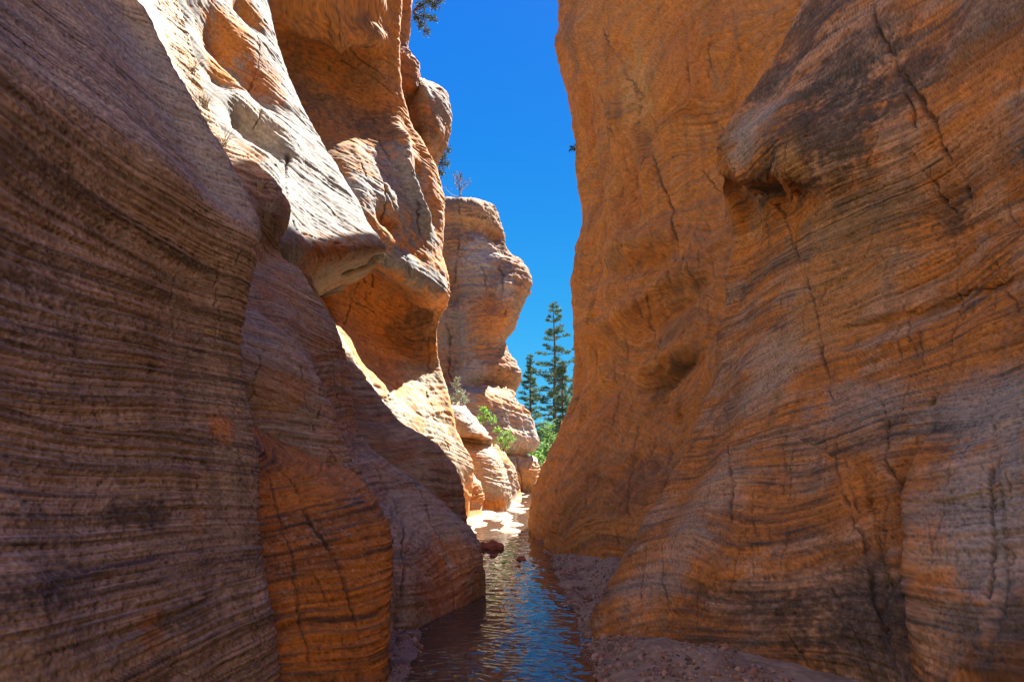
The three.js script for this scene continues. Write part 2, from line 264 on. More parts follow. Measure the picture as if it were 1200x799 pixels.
{ // left, upper lump behind the shoulder
  const c = rib(foot(463, 748), [462, 735, 6.75], [462, 690, 6.8], [455, 630, 6.9], [432, 572, 7.0], [410, 530, 7.05], [393, 490, 7.05], [372, 442, 7.05], [352, 410, 7.1], [322, 380, 7.2], [285, 352, 7.4]);
  rock('rock_shoulder', 'dark rounded rock hump with two vertical cracks and a grey crest above the shoulder', 'rock wall', [
    rib(W(-2.4, -.35, 5.8), W(-2.4, .1, 5.8), W(-2.45, .5, 5.8), W(-2.5, .9, 5.9), W(-2.5, 1.3, 5.9), W(-2.5, 1.7, 5.9), W(-2.5, 2.1, 5.9), W(-2.5, 2.5, 6), W(-2.6, 2.8, 6.2), W(-2.8, 3, 6.6), W(-3, 3.1, 7.2)),
    rib(foot(392, 790), [390, 770, 6.0], [380, 710, 6.1], [365, 640, 6.2], [335, 580, 6.3], [315, 530, 6.3], [298, 480, 6.25], [285, 430, 6.2], [275, 395, 6.35], [270, 365, 6.6], [262, 345, 7.2]),
    rib(foot(430, 765), [430, 750, 6.4], [425, 700, 6.5], [415, 640, 6.6], [390, 580, 6.65], [370, 535, 6.6], [350, 490, 6.55], [330, 440, 6.5], [318, 410, 6.6], [298, 380, 6.85], [275, 350, 7.3]),
    c, off(c, -0.3, 0.03, 0.4), off(c, -1.2, 0, 0.8)],
    { su: S(10, 40, 55, 22, 8), sv: S(6, 20, 30, 60, 50, 50, 50, 40, 35, 30), seed: 3, contrast: 1.4, hair: 8, base: 'brown', second: 'orange', third: 'varnish', crest: 'tan', secondAmt: 0.35, bed: 0.05, amp: 0.012, sets: 1.4, varnish: 0.3, bands: 0.7, bulge: 0.06, lichen: 0.35, pits: 0.45, tilt: [0, -0.1],
      cracks: [[0.014, [352, 430], [358, 470], [372, 510], [395, 540]], [0.012, [374, 450], [372, 490]], [0.01, [310, 410], [300, 440], [290, 470]]],
      stainsAndLight: [[320, 460, 0.3, 'tan', 0.5], [350, 455, 0.2, 'orange', 0.4]] });
}
let ledge;
{ // left, the long wall that ends in the lobe standing in the stream
  const crest = rib(foot(569, 697), [567, 676, 8.85], [561, 635, 9.1], [529, 596, 9.4], [467, 552, 9.5], [427, 514, 9.5], [412, 472, 9.4], [406, 424, 9.3], [391, 376, 9.2], [352, 319, 9.0], [330, 297, 8.9], [339, 245, 8.9], [318, 209, 8.8], [263, 160, 8.7], [226, 60, 8.6], [206, 0, 8.6], [170, -100, 8.6]);
  ledge = rock('canyon_wall', 'long shaded rock wall ending in an orange rounded lobe that stands in the stream', 'rock wall', [
    topL(rib(W(-3.2, -.35, 6), W(-3.2, .1, 6), W(-3.2, .5, 6), W(-3.2, 1, 6), W(-3.2, 1.6, 6), W(-3.2, 2, 6), W(-3.2, 2.3, 6), W(-3.2, 2.7, 6), W(-3.2, 3.1, 6), W(-3.2, 3.5, 6), W(-3.2, 3.7, 6), W(-3.2, 4.2, 6), W(-3.4, 4.7, 6), W(-3.7, 5.2, 6), W(-4, 6.1, 6), W(-4.2, 6.8, 6), W(-4.6, 7.8, 6)), 16),
    topL(rib(foot(425, 770), [425, 745, 6.9], [420, 690, 6.9], [410, 640, 7.0], [385, 590, 7.1], [350, 540, 7.1], [325, 495, 7.1], [310, 445, 7.1], [300, 400, 7.15], [283, 345, 7.2], [272, 315, 7.3], [285, 265, 7.4], [272, 225, 7.4], [225, 178, 7.4], [190, 80, 7.4], [170, 10, 7.4], [135, -90, 7.5]), 16),
    topL(rib(foot(478, 743), [474, 715, 6.95], [466, 660, 7.15], [452, 622, 7.4], [420, 585, 7.6], [386, 530, 7.65], [360, 485, 7.6], [343, 435, 7.6], [330, 390, 7.65], [307, 338, 7.75], [292, 310, 7.9], [305, 262, 8.0], [290, 222, 8.0], [240, 175, 8.0], [205, 75, 8.0], [185, 5, 8.0], [150, -95, 8.0]), 16),
    topL(rib(foot(525, 727), [522, 700, 7.75], [510, 650, 7.95], [487, 611, 8.2], [440, 570, 8.5], [405, 523, 8.6], [385, 478, 8.5], [374, 430, 8.4], [360, 383, 8.4], [330, 329, 8.4], [312, 304, 8.4], [322, 254, 8.4], [304, 216, 8.4], [252, 168, 8.35], [216, 68, 8.3], [196, 3, 8.3], [160, -97, 8.3]), 16),
    topL(rib(foot(557, 704), [556, 680, 8.4], [548, 640, 8.6], [518, 600, 8.85], [458, 556, 9.1], [420, 516, 9.15], [403, 474, 9.0], [396, 426, 8.9], [382, 378, 8.85], [346, 322, 8.75], [325, 299, 8.7], [334, 249, 8.7], [314, 212, 8.6], [260, 163, 8.55], [223, 63, 8.5], [203, 1, 8.5], [167, -99, 8.5]), 16),
    topL(crest, 16), topL(off(crest, -0.22, 0.0, 0.35), 16), topL(off(crest, -1.4, 0, 0.9), 16)],
    { su: S(8, 30, 45, 50, 30, 20, 10, 6), sv: S(30, 45, 45, 40, 40, 45, 45, 45, 55, 28, 50, 38, 55, 85, 55, 12, 6, 3), seed: 4, contrast: 1.4, hair: 8, base: 'brown', second: 'orange', third: 'varnish', crest: 'orange', secondAmt: 0.45, bed: 0.055, amp: 0.013, sets: 1.6, tilt: [0.05, -0.12], varnish: 0.3, bands: 0.7, bulge: 0.05, lichen: 0.25, pits: 0.35,
      cracks: [[0.02, [440, 545], [466, 600], [472, 640], [470, 700]], [0.014, [494, 575], [502, 610], [522, 645], [530, 690], [534, 715]], [0.012, [388, 400], [392, 450], [400, 480]]],
      stainsAndLight: [[520, 690, 0.7, 'rust', 0.75, 0.7], [540, 650, 0.5, 'orange', 0.6, 0.6], [500, 740, 0.4, 'varnish', 0.6, 0.35], [320, 250, 0.6, 'varnish', 0.45], [310, 340, 0.2, 'orange', 0.5]] });
}
{ // left, small lobe behind it
  const c = rib(W(-.95, -.35, 12.4), [546, 625, 12.4], [545, 600, 12.5], [542, 576, 12.5], [534, 552, 12.5], [515, 527, 12.4], [492, 506, 12.3], [468, 494, 12.2], [447, 468, 12.1], [426, 440, 12], [405, 405, 11.9], [385, 365, 11.8], [360, 320, 11.8]);
  rock('rock_lobe', 'dark shaded rock lobe with fine curved bands behind the lobe in the stream', 'rock wall', [
    off(c, -1.9, 0, -1.6), off(c, -0.75, 0, -1.0), off(c, -0.25, -0.02, -0.45), c, off(c, -0.15, 0.02, 0.5), off(c, -1, 0, 1.2)],
    { su: S(16, 28, 22, 16, 8), sv: S(6, 16, 16, 18, 22, 20, 20, 25, 30, 30, 34, 20), seed: 5, base: 'brown', second: 'rust', third: 'varnish', crest: 'tan', secondAmt: 0.5, bed: 0.07, amp: 0.014, sets: 2, tilt: [0.1, -0.1], varnish: 0.3, bulge: 0.05, lichen: 0.2, fine: 0.7 });
}
{ // left, sunlit tongue with the sloping grey top
  const c = rib([405, 330, 15.6], [441, 303, 12.9], [449, 290, 12.0], [432, 262, 12.4], [412, 225, 13.0], [372, 160, 13.6], [333, 75, 14.2], [312, 0, 14.5], [275, -100, 14.8]);
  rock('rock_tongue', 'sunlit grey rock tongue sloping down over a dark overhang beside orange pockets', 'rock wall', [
    topL(rib([230, 400, 10.2], [245, 340, 9.5], [250, 300, 9.0], [245, 260, 9.3], [235, 210, 9.7], [210, 140, 10.2], [185, 60, 10.6], [165, 0, 11], [130, -100, 11.3]), 17),
    topL(rib([300, 400, 12], [318, 335, 10.4], [328, 292, 9.5], [325, 250, 9.9], [315, 215, 10.4], [285, 145, 11], [250, 60, 11.5], [228, 0, 11.8], [190, -100, 12]), 17),
    topL(rib([345, 375, 13.4], [352, 328, 11.6], [360, 290, 10.3], [352, 250, 10.8], [340, 210, 11.3], [312, 130, 11.9], [285, 50, 12.4], [268, 0, 12.8], [230, -100, 13.2]), 17),
    topL(rib([378, 345, 15], [392, 318, 12.6], [402, 292, 11.0], [392, 258, 11.5], [378, 220, 12.0], [342, 140, 12.7], [310, 60, 13.3], [292, 0, 13.6], [253, -100, 13.9]), 17),
    topL(c, 17), topL(off(c, -0.35, -0.05, 0.8), 17), topL(off(c, -2.2, 0, 2.5), 17)],
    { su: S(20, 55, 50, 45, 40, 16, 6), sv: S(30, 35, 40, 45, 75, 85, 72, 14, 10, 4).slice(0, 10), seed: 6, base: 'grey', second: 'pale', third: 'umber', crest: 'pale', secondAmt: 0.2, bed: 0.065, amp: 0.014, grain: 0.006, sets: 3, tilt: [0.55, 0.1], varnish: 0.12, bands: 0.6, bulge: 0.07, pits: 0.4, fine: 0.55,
      dents: [[268, 45, 0.55, -0.55, 1.4], [262, 80, 0.4, -0.4], [310, 95, 0.5, -0.5, 1.4], [300, 140, 0.5, -0.55], [318, 165, 0.35, -0.35], [290, 15, 0.35, -0.35]],
      cracks: [[0.05, [338, 180], [335, 215], [340, 245], [348, 270]], [0.03, [345, 265], [400, 285]], [0.025, [300, 40], [295, 100], [298, 150]], [0.02, [360, 220], [420, 270]]],
      stainsAndLight: [[268, 45, 0.7, 'orange', 0.95, 1.3], [262, 85, 0.5, 'orange', 0.95], [310, 95, 0.6, 'rust', 0.85, 1.3], [300, 140, 0.6, 'brown', 0.8], [290, 15, 0.45, 'orange', 0.9], [375, 305, 0.9, 'rust', 0.9, 0.5], [420, 306, 0.8, 'rust', 0.9, 0.5], [350, 330, 0.9, 'orange', 0.8, 0.8], [395, 322, 1.4, 'umber', 0.9, 0.7], [425, 303, 0.7, 'umber', 0.85, 0.6], [405, 335, 1.0, 'umber', 0.95], [375, 340, 0.9, 'umber', 0.9], [432, 318, 0.7, 'umber', 0.9], [290, 180, 0.4, 'orange', 0.5]] });  // umber patches paint shade on the underside of the lip
}
{ // left, big sunlit wall with two orange alcoves
  const c = rib(foot(550, 607), [552, 590, 20.2], [554, 548, 20], [537, 508, 19.8], [522, 450, 20], [511, 410, 20], [517, 368, 19.6], [526, 350, 19.2], [525, 322, 19.1], [519, 300, 19.5], [520, 255, 19.7], [514, 200, 19.9], [480, 140, 19.6], [468, 60, 19.0], [470, 0, 18.8], [465, -80, 18.8]);
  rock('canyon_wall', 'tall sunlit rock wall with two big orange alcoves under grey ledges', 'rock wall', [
    topL(rib(W(-5.5, -.35, 13), W(-5.5, .6, 13), W(-5.5, 1.2, 13), W(-5.5, 2.4, 13.5), W(-6, 3, 14), W(-6.3, 4, 14.5), W(-6.3, 5, 14.5), W(-6, 5.6, 14), W(-6, 6, 14), W(-6.2, 6.8, 14), W(-6.5, 7.8, 14.5), W(-7, 8.8, 15), W(-7, 10, 15.5), W(-6.8, 11, 15), W(-6.5, 12, 14.5), W(-6.5, 13, 14.5)), 17),
    topL(rib(W(-3.6, -.35, 14), [400, 520, 14], [400, 440, 14], [392, 395, 14.6], [388, 372, 16.2], [386, 345, 17], [384, 325, 16.9], [382, 312, 16.3], [382, 296, 15.6], [380, 270, 15.4], [375, 235, 15.6], [362, 190, 16.3], [345, 130, 17.2], [335, 60, 17.0], [330, 20, 15.8], [328, -60, 15.2]), 17),
    topL(rib(W(-3.1, -.35, 15), [435, 540, 15], [435, 475, 15], [430, 440, 15.6], [424, 405, 17.4], [420, 365, 18.3], [420, 330, 18.2], [420, 312, 17.4], [420, 300, 16.6], [420, 268, 16.2], [420, 235, 16.2], [412, 190, 16.8], [395, 125, 18.3], [388, 65, 18.0], [382, 22, 16.6], [378, -60, 15.9]), 17),
    topL(rib(W(-2.7, -.35, 16.4), [470, 560, 16.4], [472, 505, 16.4], [464, 463, 16.9], [455, 425, 18.6], [450, 385, 19.4], [452, 350, 19.0], [455, 330, 18.2], [455, 305, 17.2], [452, 275, 16.9], [450, 235, 17.0], [440, 185, 17.6], [425, 120, 18.9], [420, 70, 18.5], [418, 28, 17.3], [415, -60, 16.7]), 17),
    topL(rib(W(-2.2, -.35, 18.2), [510, 580, 18.2], [512, 530, 18.2], [500, 480, 18.4], [486, 440, 19.3], [480, 405, 20.0], [486, 370, 19.6], [492, 350, 18.7], [492, 312, 18.0], [486, 285, 18.0], [482, 235, 18.2], [472, 180, 18.4], [452, 128, 18.9], [445, 70, 18.6], [445, 25, 18.0], [442, -60, 17.6]), 17),
    topL(rib(W(-1.8, -.35, 19.2), [538, 595, 19.3], [540, 545, 19.2], [524, 500, 19.2], [508, 447, 19.6], [500, 410, 20.1], [507, 370, 19.5], [514, 352, 18.9], [514, 318, 18.5], [508, 292, 18.8], [506, 245, 19.0], [498, 192, 19.3], [468, 132, 19.2], [458, 65, 18.8], [460, 12, 18.5], [456, -70, 18.3]), 17),
    topL(c, 17), topL(off(c, -0.4, 0, 0.9), 17), topL(off(c, -3, 0, 2.5), 17)],
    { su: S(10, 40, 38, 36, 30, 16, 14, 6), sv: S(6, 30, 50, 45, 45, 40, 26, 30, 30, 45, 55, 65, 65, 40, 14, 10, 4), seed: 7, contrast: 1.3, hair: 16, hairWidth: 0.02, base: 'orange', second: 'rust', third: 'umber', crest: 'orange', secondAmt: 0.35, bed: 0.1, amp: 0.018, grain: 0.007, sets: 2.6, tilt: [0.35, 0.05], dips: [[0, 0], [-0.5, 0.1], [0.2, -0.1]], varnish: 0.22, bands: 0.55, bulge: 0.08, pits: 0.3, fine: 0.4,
      cracks: [[0.05, [447, 205], [452, 240], [462, 280]], [0.04, [484, 200], [490, 250], [500, 290]], [0.04, [470, 290], [480, 320]], [0.04, [395, 15], [400, 50]], [0.035, [383, 20], [386, 45]], [0.03, [380, 45], [450, 90]], [0.03, [400, 70], [460, 110]], [0.03, [400, 340], [460, 385], [500, 400]], [0.03, [420, 330], [405, 380]]],
      strokes: [[0.35, 0.4, [450, 300], [480, 322], [505, 338], [524, 340]], [0.3, -0.25, [448, 345], [480, 368], [508, 372]], [0.25, 0.3, [466, 130], [472, 190], [488, 240], [505, 285]], [0.25, -0.3, [490, 185], [500, 225], [510, 265]], [0.3, -0.3, [440, 245], [462, 262], [472, 275]], [0.25, 0.25, [388, 10], [392, 30], [395, 50]], [0.3, 0.3, [330, 30], [380, 40], [430, 38], [460, 50]]],
      stainsAndLight: [[505, 325, 1.2, 'grey', 1, 0.45], [470, 305, 1.1, 'grey', 1, 0.5], [480, 220, 1.8, 'pale', 1, 1], [430, 222, 1.0, 'pale', 0.95, 0.9], [500, 260, 1.0, 'grey', 0.95], [450, 262, 0.5, 'rust', 0.9, 0.5], [505, 235, 0.5, 'rust', 0.7, 1.3], [495, 440, 1.2, 'buff', 1, 0.8], [470, 480, 1.2, 'buff', 0.95, 0.6], [510, 500, 1.3, 'buff', 1], [535, 540, 1.2, 'buff', 0.95], [440, 465, 0.9, 'pale', 0.85, 0.6], [415, 430, 0.7, 'grey', 0.8, 0.6], [350, 100, 1.3, 'umber', 0.7], [400, 130, 1.6, 'umber', 0.55, 0.5], [430, 90, 1.3, 'umber', 0.5, 0.5], [410, 180, 1.2, 'umber', 0.6, 0.5], [440, 120, 0.8, 'rust', 0.7], [440, 380, 1.6, 'orange', 0.8, 0.8], [470, 345, 0.7, 'umber', 0.4, 0.5], [500, 375, 0.7, 'umber', 0.7], [440, 150, 0.9, 'varnish', 0.5], [430, 30, 0.8, 'varnish', 0.5, 0.6], [475, 390, 0.8, 'varnish', 0.45], [545, 590, 0.7, 'orange', 0.7]] });  // patina and dark bands, with sun on faces, alcove glow and shade painted in
}
{ // left, the bulge and knob on the skyline
  const c = rib([500, 215, 22], [486, 160, 22], [479, 132, 21.8], [489, 102, 21.5], [491, 75, 21.4], [476, 48, 21.6], [482, 22, 21.4], [484, -10, 21.3], [480, -90, 21.5]);
  rock('rock_bulge', 'orange rock bulge on the skyline below the overhanging juniper', 'rock wall', [
    topL(off(c, -4, 0, -1.2), 17), topL(off(c, -1.2, 0, -0.9), 17), topL(off(c, -0.35, 0, -0.5), 17), topL(c, 17), topL(off(c, -0.5, 0, 0.9), 17), topL(off(c, -3, 0, 2), 17)],
    { su: S(10, 26, 18, 14, 6), sv: S(12, 20, 20, 24, 24, 20, 16, 6, 5, 3), seed: 8, base: 'rust', second: 'umber', third: 'varnish', crest: 'pale', secondAmt: 0.6, bed: 0.13, amp: 0.02, grain: 0.012, sets: 2.5, varnish: 0.35, bulge: 0.12, fine: 0.4 });
  const k = rib([505, 230, 23], [509, 196, 22.6], [518, 177, 22.2], [525, 160, 22], [527, 135, 22], [525, 116, 22.1], [519, 105, 22.3], [505, 98, 23], [495, 96, 24]);
  rock('overhanging_rock', 'overhanging rock knob with a flat pale top against the blue sky', 'rock wall', [
    off(k, -3, 0.3, -0.2), rib([470, 230, 22.6], [480, 190, 22.2], [482, 165, 21.9], [478, 145, 21.8], [477, 125, 21.8], [478, 108, 21.9], [480, 97, 22.1], [482, 92, 22.6], [485, 90, 23.5]),
    rib([490, 230, 22.6], [497, 195, 22.0], [501, 175, 21.3], [504, 155, 21.0], [504, 132, 21.0], [502, 112, 21.1], [499, 100, 21.4], [497, 94, 22.2], [495, 92, 23.4]), k, off(k, -0.3, 0, 0.9), off(k, -2, 0, 1.5)],
    { su: S(8, 26, 26, 16, 6), sv: S(16, 18, 18, 22, 18, 14, 10, 6), seed: 9, base: 'terra', second: 'umber', third: 'varnish', crest: 'pale', secondAmt: 0.6, bed: 0.12, amp: 0.02, grain: 0.012, sets: 3, tilt: [0.4, 0], varnish: 0.35, bulge: 0.1, fine: 0.4,
      stainsAndLight: [[498, 105, 0.8, 'grey', 0.8, 0.6], [516, 125, 0.6, 'grey', 0.7], [495, 145, 0.5, 'varnish', 0.5]] });  // dark base paints the shaded face, grey patches the sunlit top
}
{ // left, feet of the sunlit wall
  const c = rib(foot(562, 608), [565, 592, 20.6], [566, 578, 20.7], [561, 566, 20.8], [553, 553, 21]);
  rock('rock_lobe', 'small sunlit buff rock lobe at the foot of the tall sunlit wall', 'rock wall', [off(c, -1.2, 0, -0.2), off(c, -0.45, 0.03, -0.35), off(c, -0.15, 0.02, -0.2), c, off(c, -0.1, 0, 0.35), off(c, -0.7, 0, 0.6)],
    { su: S(8, 14, 12, 10, 5), sv: S(8, 20, 16, 14), seed: 10, base: 'buff', second: 'orange', third: 'rust', crest: 'pale', bed: 0.09, amp: 0.03, grain: 0.01, sets: 3, tilt: [-0.15, 0], varnish: 0.1, bulge: 0.05, fine: 0.5, stainsAndLight: [[556, 600, 0.4, 'orange', 0.7, 0.6]] });  // orange at the foot paints bounce glow on the shaded side
  const g = rib(foot(596, 597), [598, 588, 23.9], [599, 575, 23.8], [596, 560, 23.8], [588, 540, 23.9], [580, 526, 24.1], [577, 520, 24.3], [578, 517, 24.1], [574, 510, 24.1], [562, 500, 25.5]);
  rock('boulder', 'sunlit striped boulder under a flat grey capstone slab beside the stream', 'boulder', [
    rib(foot(545, 603), [545, 590, 22.6], [545, 575, 22.7], [540, 555, 22.8], [535, 535, 23], [532, 520, 23.3], [530, 512, 23.6], [528, 504, 22.9], [527, 482, 23.2], [530, 470, 25]),
    rib(foot(567, 600), [567, 590, 22.4], [566, 575, 22.4], [560, 556, 22.6], [552, 536, 22.8], [546, 524, 23.2], [544, 515, 24.0], [542, 506, 22.7], [540, 484, 23.1], [542, 474, 25]),
    rib(foot(583, 599), [584, 588, 22.7], [584, 572, 22.7], [578, 554, 22.8], [570, 536, 23.0], [563, 525, 23.3], [561, 518, 24.1], [560, 509, 22.9], [556, 494, 23.3], [552, 484, 25.2]),
    rib(foot(592, 598), [594, 588, 23.2], [594, 573, 23.2], [590, 556, 23.2], [581, 537, 23.4], [573, 524, 23.7], [571, 519, 24.2], [571, 512, 23.5], [567, 503, 23.8], [560, 492, 25.5]),
    g, off(g, -0.2, 0, 0.6), off(g, -1.2, 0, 1.4)],
    { su: S(14, 26, 22, 16, 10, 5), sv: S(6, 14, 20, 24, 18, 10, 12, 20, 14), seed: 11, base: 'buff', second: 'pale', third: 'rust', crest: 'pale', bed: 0.085, amp: 0.035, grain: 0.01, sets: 3, tilt: [0.1, 0], varnish: 0.08, bulge: 0.05, fine: 0.5,
      dents: [[575, 588, 0.35, -0.25, 0.7]], stainsAndLight: [[575, 592, 0.6, 'orange', 0.9, 0.5], [590, 590, 0.4, 'orange', 0.8, 0.6], [555, 515, 0.7, 'orange', 0.9, 0.35], [550, 492, 1.1, 'grey', 0.85, 0.6]] });  // orange low down and in the gap paints bounce glow in shaded hollows
  const fin = (label, sd, pts, zoff) => { const f = rib(...pts); return rock('rock_fin', label, 'rock wall', [off(f, -1.6, 0, -0.6), off(f, -0.5, 0, -0.5), off(f, -0.18, 0, -0.25), f, off(f, -0.15, 0, 0.4), off(f, -1, 0, 0.9)],
    { su: S(8, 14, 12, 8, 5), sv: S(6, 12, 14, 14), seed: sd, base: 'buff', second: 'orange', third: 'rust', crest: 'pale', bed: 0.1, amp: 0.03, grain: 0.012, sets: 3, varnish: 0.08, bulge: 0.06, fine: 0.45 }); };
  fin('thin sunlit rock fin right behind the capped boulder', 12, [foot(603, 590), [604, 578, 27.5], [602, 560, 27.5], [595, 540, 27.6], [582, 520, 28]]);
  fin('low orange rock fin between the capped boulder and the far cliff', 13, [foot(610, 585), [611, 577, 31], [608, 562, 31], [602, 545, 31.2], [590, 528, 31.5]]);
}
{ // the far cliff and its foot
  const c = rib([575, 560, 41], [588, 490, 40.5], [601, 466, 40.3], [612, 436, 40], [599, 415, 40], [594, 402, 40.2], [603, 385, 40], [615, 353, 39.8], [622, 327, 39.8], [611, 306, 40], [597, 297, 40.5], [590, 272, 40.6], [579, 242, 40.7], [565, 236, 42]);
  rock('cliff', 'far orange cliff tower with grey streaks, jutting brow and a flat top', 'cliff', [
    off(c, -9, 0.6, -1.5), rib([510, 560, 38.5], [512, 490, 38.5], [512, 466, 38.6], [512, 436, 38.8], [513, 415, 39], [513, 402, 39], [514, 385, 39], [515, 353, 39], [516, 327, 39], [517, 306, 39], [518, 290, 39], [518, 265, 39], [520, 234, 39.2], [522, 231, 41.5]),
    rib([533, 560, 38.4], [535, 490, 38.2], [536, 466, 38.2], [537, 436, 38.3], [537, 415, 38.5], [538, 402, 38.5], [539, 385, 38.5], [541, 353, 38.6], [543, 327, 38.7], [543, 306, 38.7], [543, 290, 38.8], [543, 265, 38.9], [543, 236, 39], [543, 232, 41]),
    rib([560, 560, 38.7], [564, 490, 38.3], [570, 466, 38.2], [575, 436, 38], [572, 415, 38.3], [570, 402, 38.4], [573, 385, 38.2], [578, 353, 38.1], [580, 327, 38.2], [576, 306, 38.5], [571, 293, 38.8], [568, 268, 38.9], [564, 238, 39.2], [558, 233, 41]),
    rib([572, 560, 39.8], [581, 490, 39.3], [591, 466, 39], [602, 436, 38.6], [592, 415, 39], [587, 402, 39.2], [594, 385, 38.9], [606, 353, 38.6], [612, 327, 38.6], [602, 306, 39.1], [588, 295, 39.7], [583, 270, 39.8], [575, 240, 39.9], [563, 234, 41.5]),
    c, off(c, -0.6, 0, 1.5), off(c, -5, 0, 4)],
    { su: S(12, 24, 30, 26, 16, 14, 6), sv: S(10, 22, 28, 20, 14, 18, 30, 24, 20, 14, 24, 28, 8), seed: 14, base: 'terra', second: 'umber', third: 'varnish', crest: 'rust', secondAmt: 0.55, bed: 0.3, amp: 0.06, grain: 0.03, sets: 3.5, varnish: 0.4, bands: 0.5, bulge: 0.16, bulgeScale: 0.4, fine: 0.25, crackDepth: 2.5,
      strokes: [[0.5, -0.5, [527, 300], [529, 380], [530, 470]], [0.5, 0.5, [520, 300], [521, 400]], [0.6, 0.5, [588, 320], [590, 350], [584, 390]], [0.5, -0.5, [583, 300], [580, 340], [575, 370]], [0.4, -0.5, [545, 268], [575, 272], [590, 280]], [0.5, -0.4, [540, 455], [580, 450], [605, 448]]],
      cracks: [[0.1, [538, 236], [540, 275], [534, 310], [528, 345]], [0.08, [585, 310], [588, 340], [592, 370]], [0.1, [523, 380], [527, 420], [528, 465]], [0.06, [545, 252], [578, 256]], [0.06, [560, 300], [570, 340]]],
      stainsAndLight: [[560, 320, 2.2, 'grey', 0.6, 0.8], [535, 390, 1.6, 'grey', 0.6, 1.4], [555, 250, 2, 'tan', 0.35, 0.5], [565, 295, 1.3, 'slate', 0.6, 1.2], [590, 340, 0.8, 'slate', 0.5, 1.4], [550, 440, 1.3, 'slate', 0.5, 1.2], [612, 436, 0.9, 'pale', 0.7, 0.7], [575, 370, 1.6, 'rust', 0.7]] });
  const f = rib(foot(637, 576), [636, 562, 36.6], [633, 548, 36.5], [628, 538, 36.9], [618, 533, 37.2], [630, 524, 36.7], [632, 512, 36.6], [624, 494, 36.8], [612, 476, 37], [604, 464, 37.4], [595, 455, 38.5]);
  rock('stacked_rocks', 'sunlit pale stacked rock lobes at the foot of the far cliff', 'cliff', [
    off(f, -4, 0, -1), off(f, -1.8, 0.0, -1.5), off(f, -0.7, 0, -0.9), f, off(f, -0.4, 0, 0.9), off(f, -3, 0, 2)],
    { su: S(14, 26, 22, 14, 6), sv: S(5, 14, 14, 10, 8, 10, 12, 18, 18, 12), seed: 15, base: 'buff', second: 'orange', third: 'rust', crest: 'pale', secondAmt: 0.6, bed: 0.2, amp: 0.06, grain: 0.02, sets: 4, varnish: 0.12, bulge: 0.14, fine: 0.3, tilt: [0.1, 0],
      cracks: [[0.06, [605, 500], [606, 540], [612, 575]]], stainsAndLight: [[620, 560, 1.3, 'orange', 0.85, 0.8], [600, 520, 1.2, 'brown', 0.6], [585, 490, 1, 'grey', 0.6], [622, 505, 1, 'pale', 0.6], [624, 530, 0.6, 'pale', 0.6]] });
}
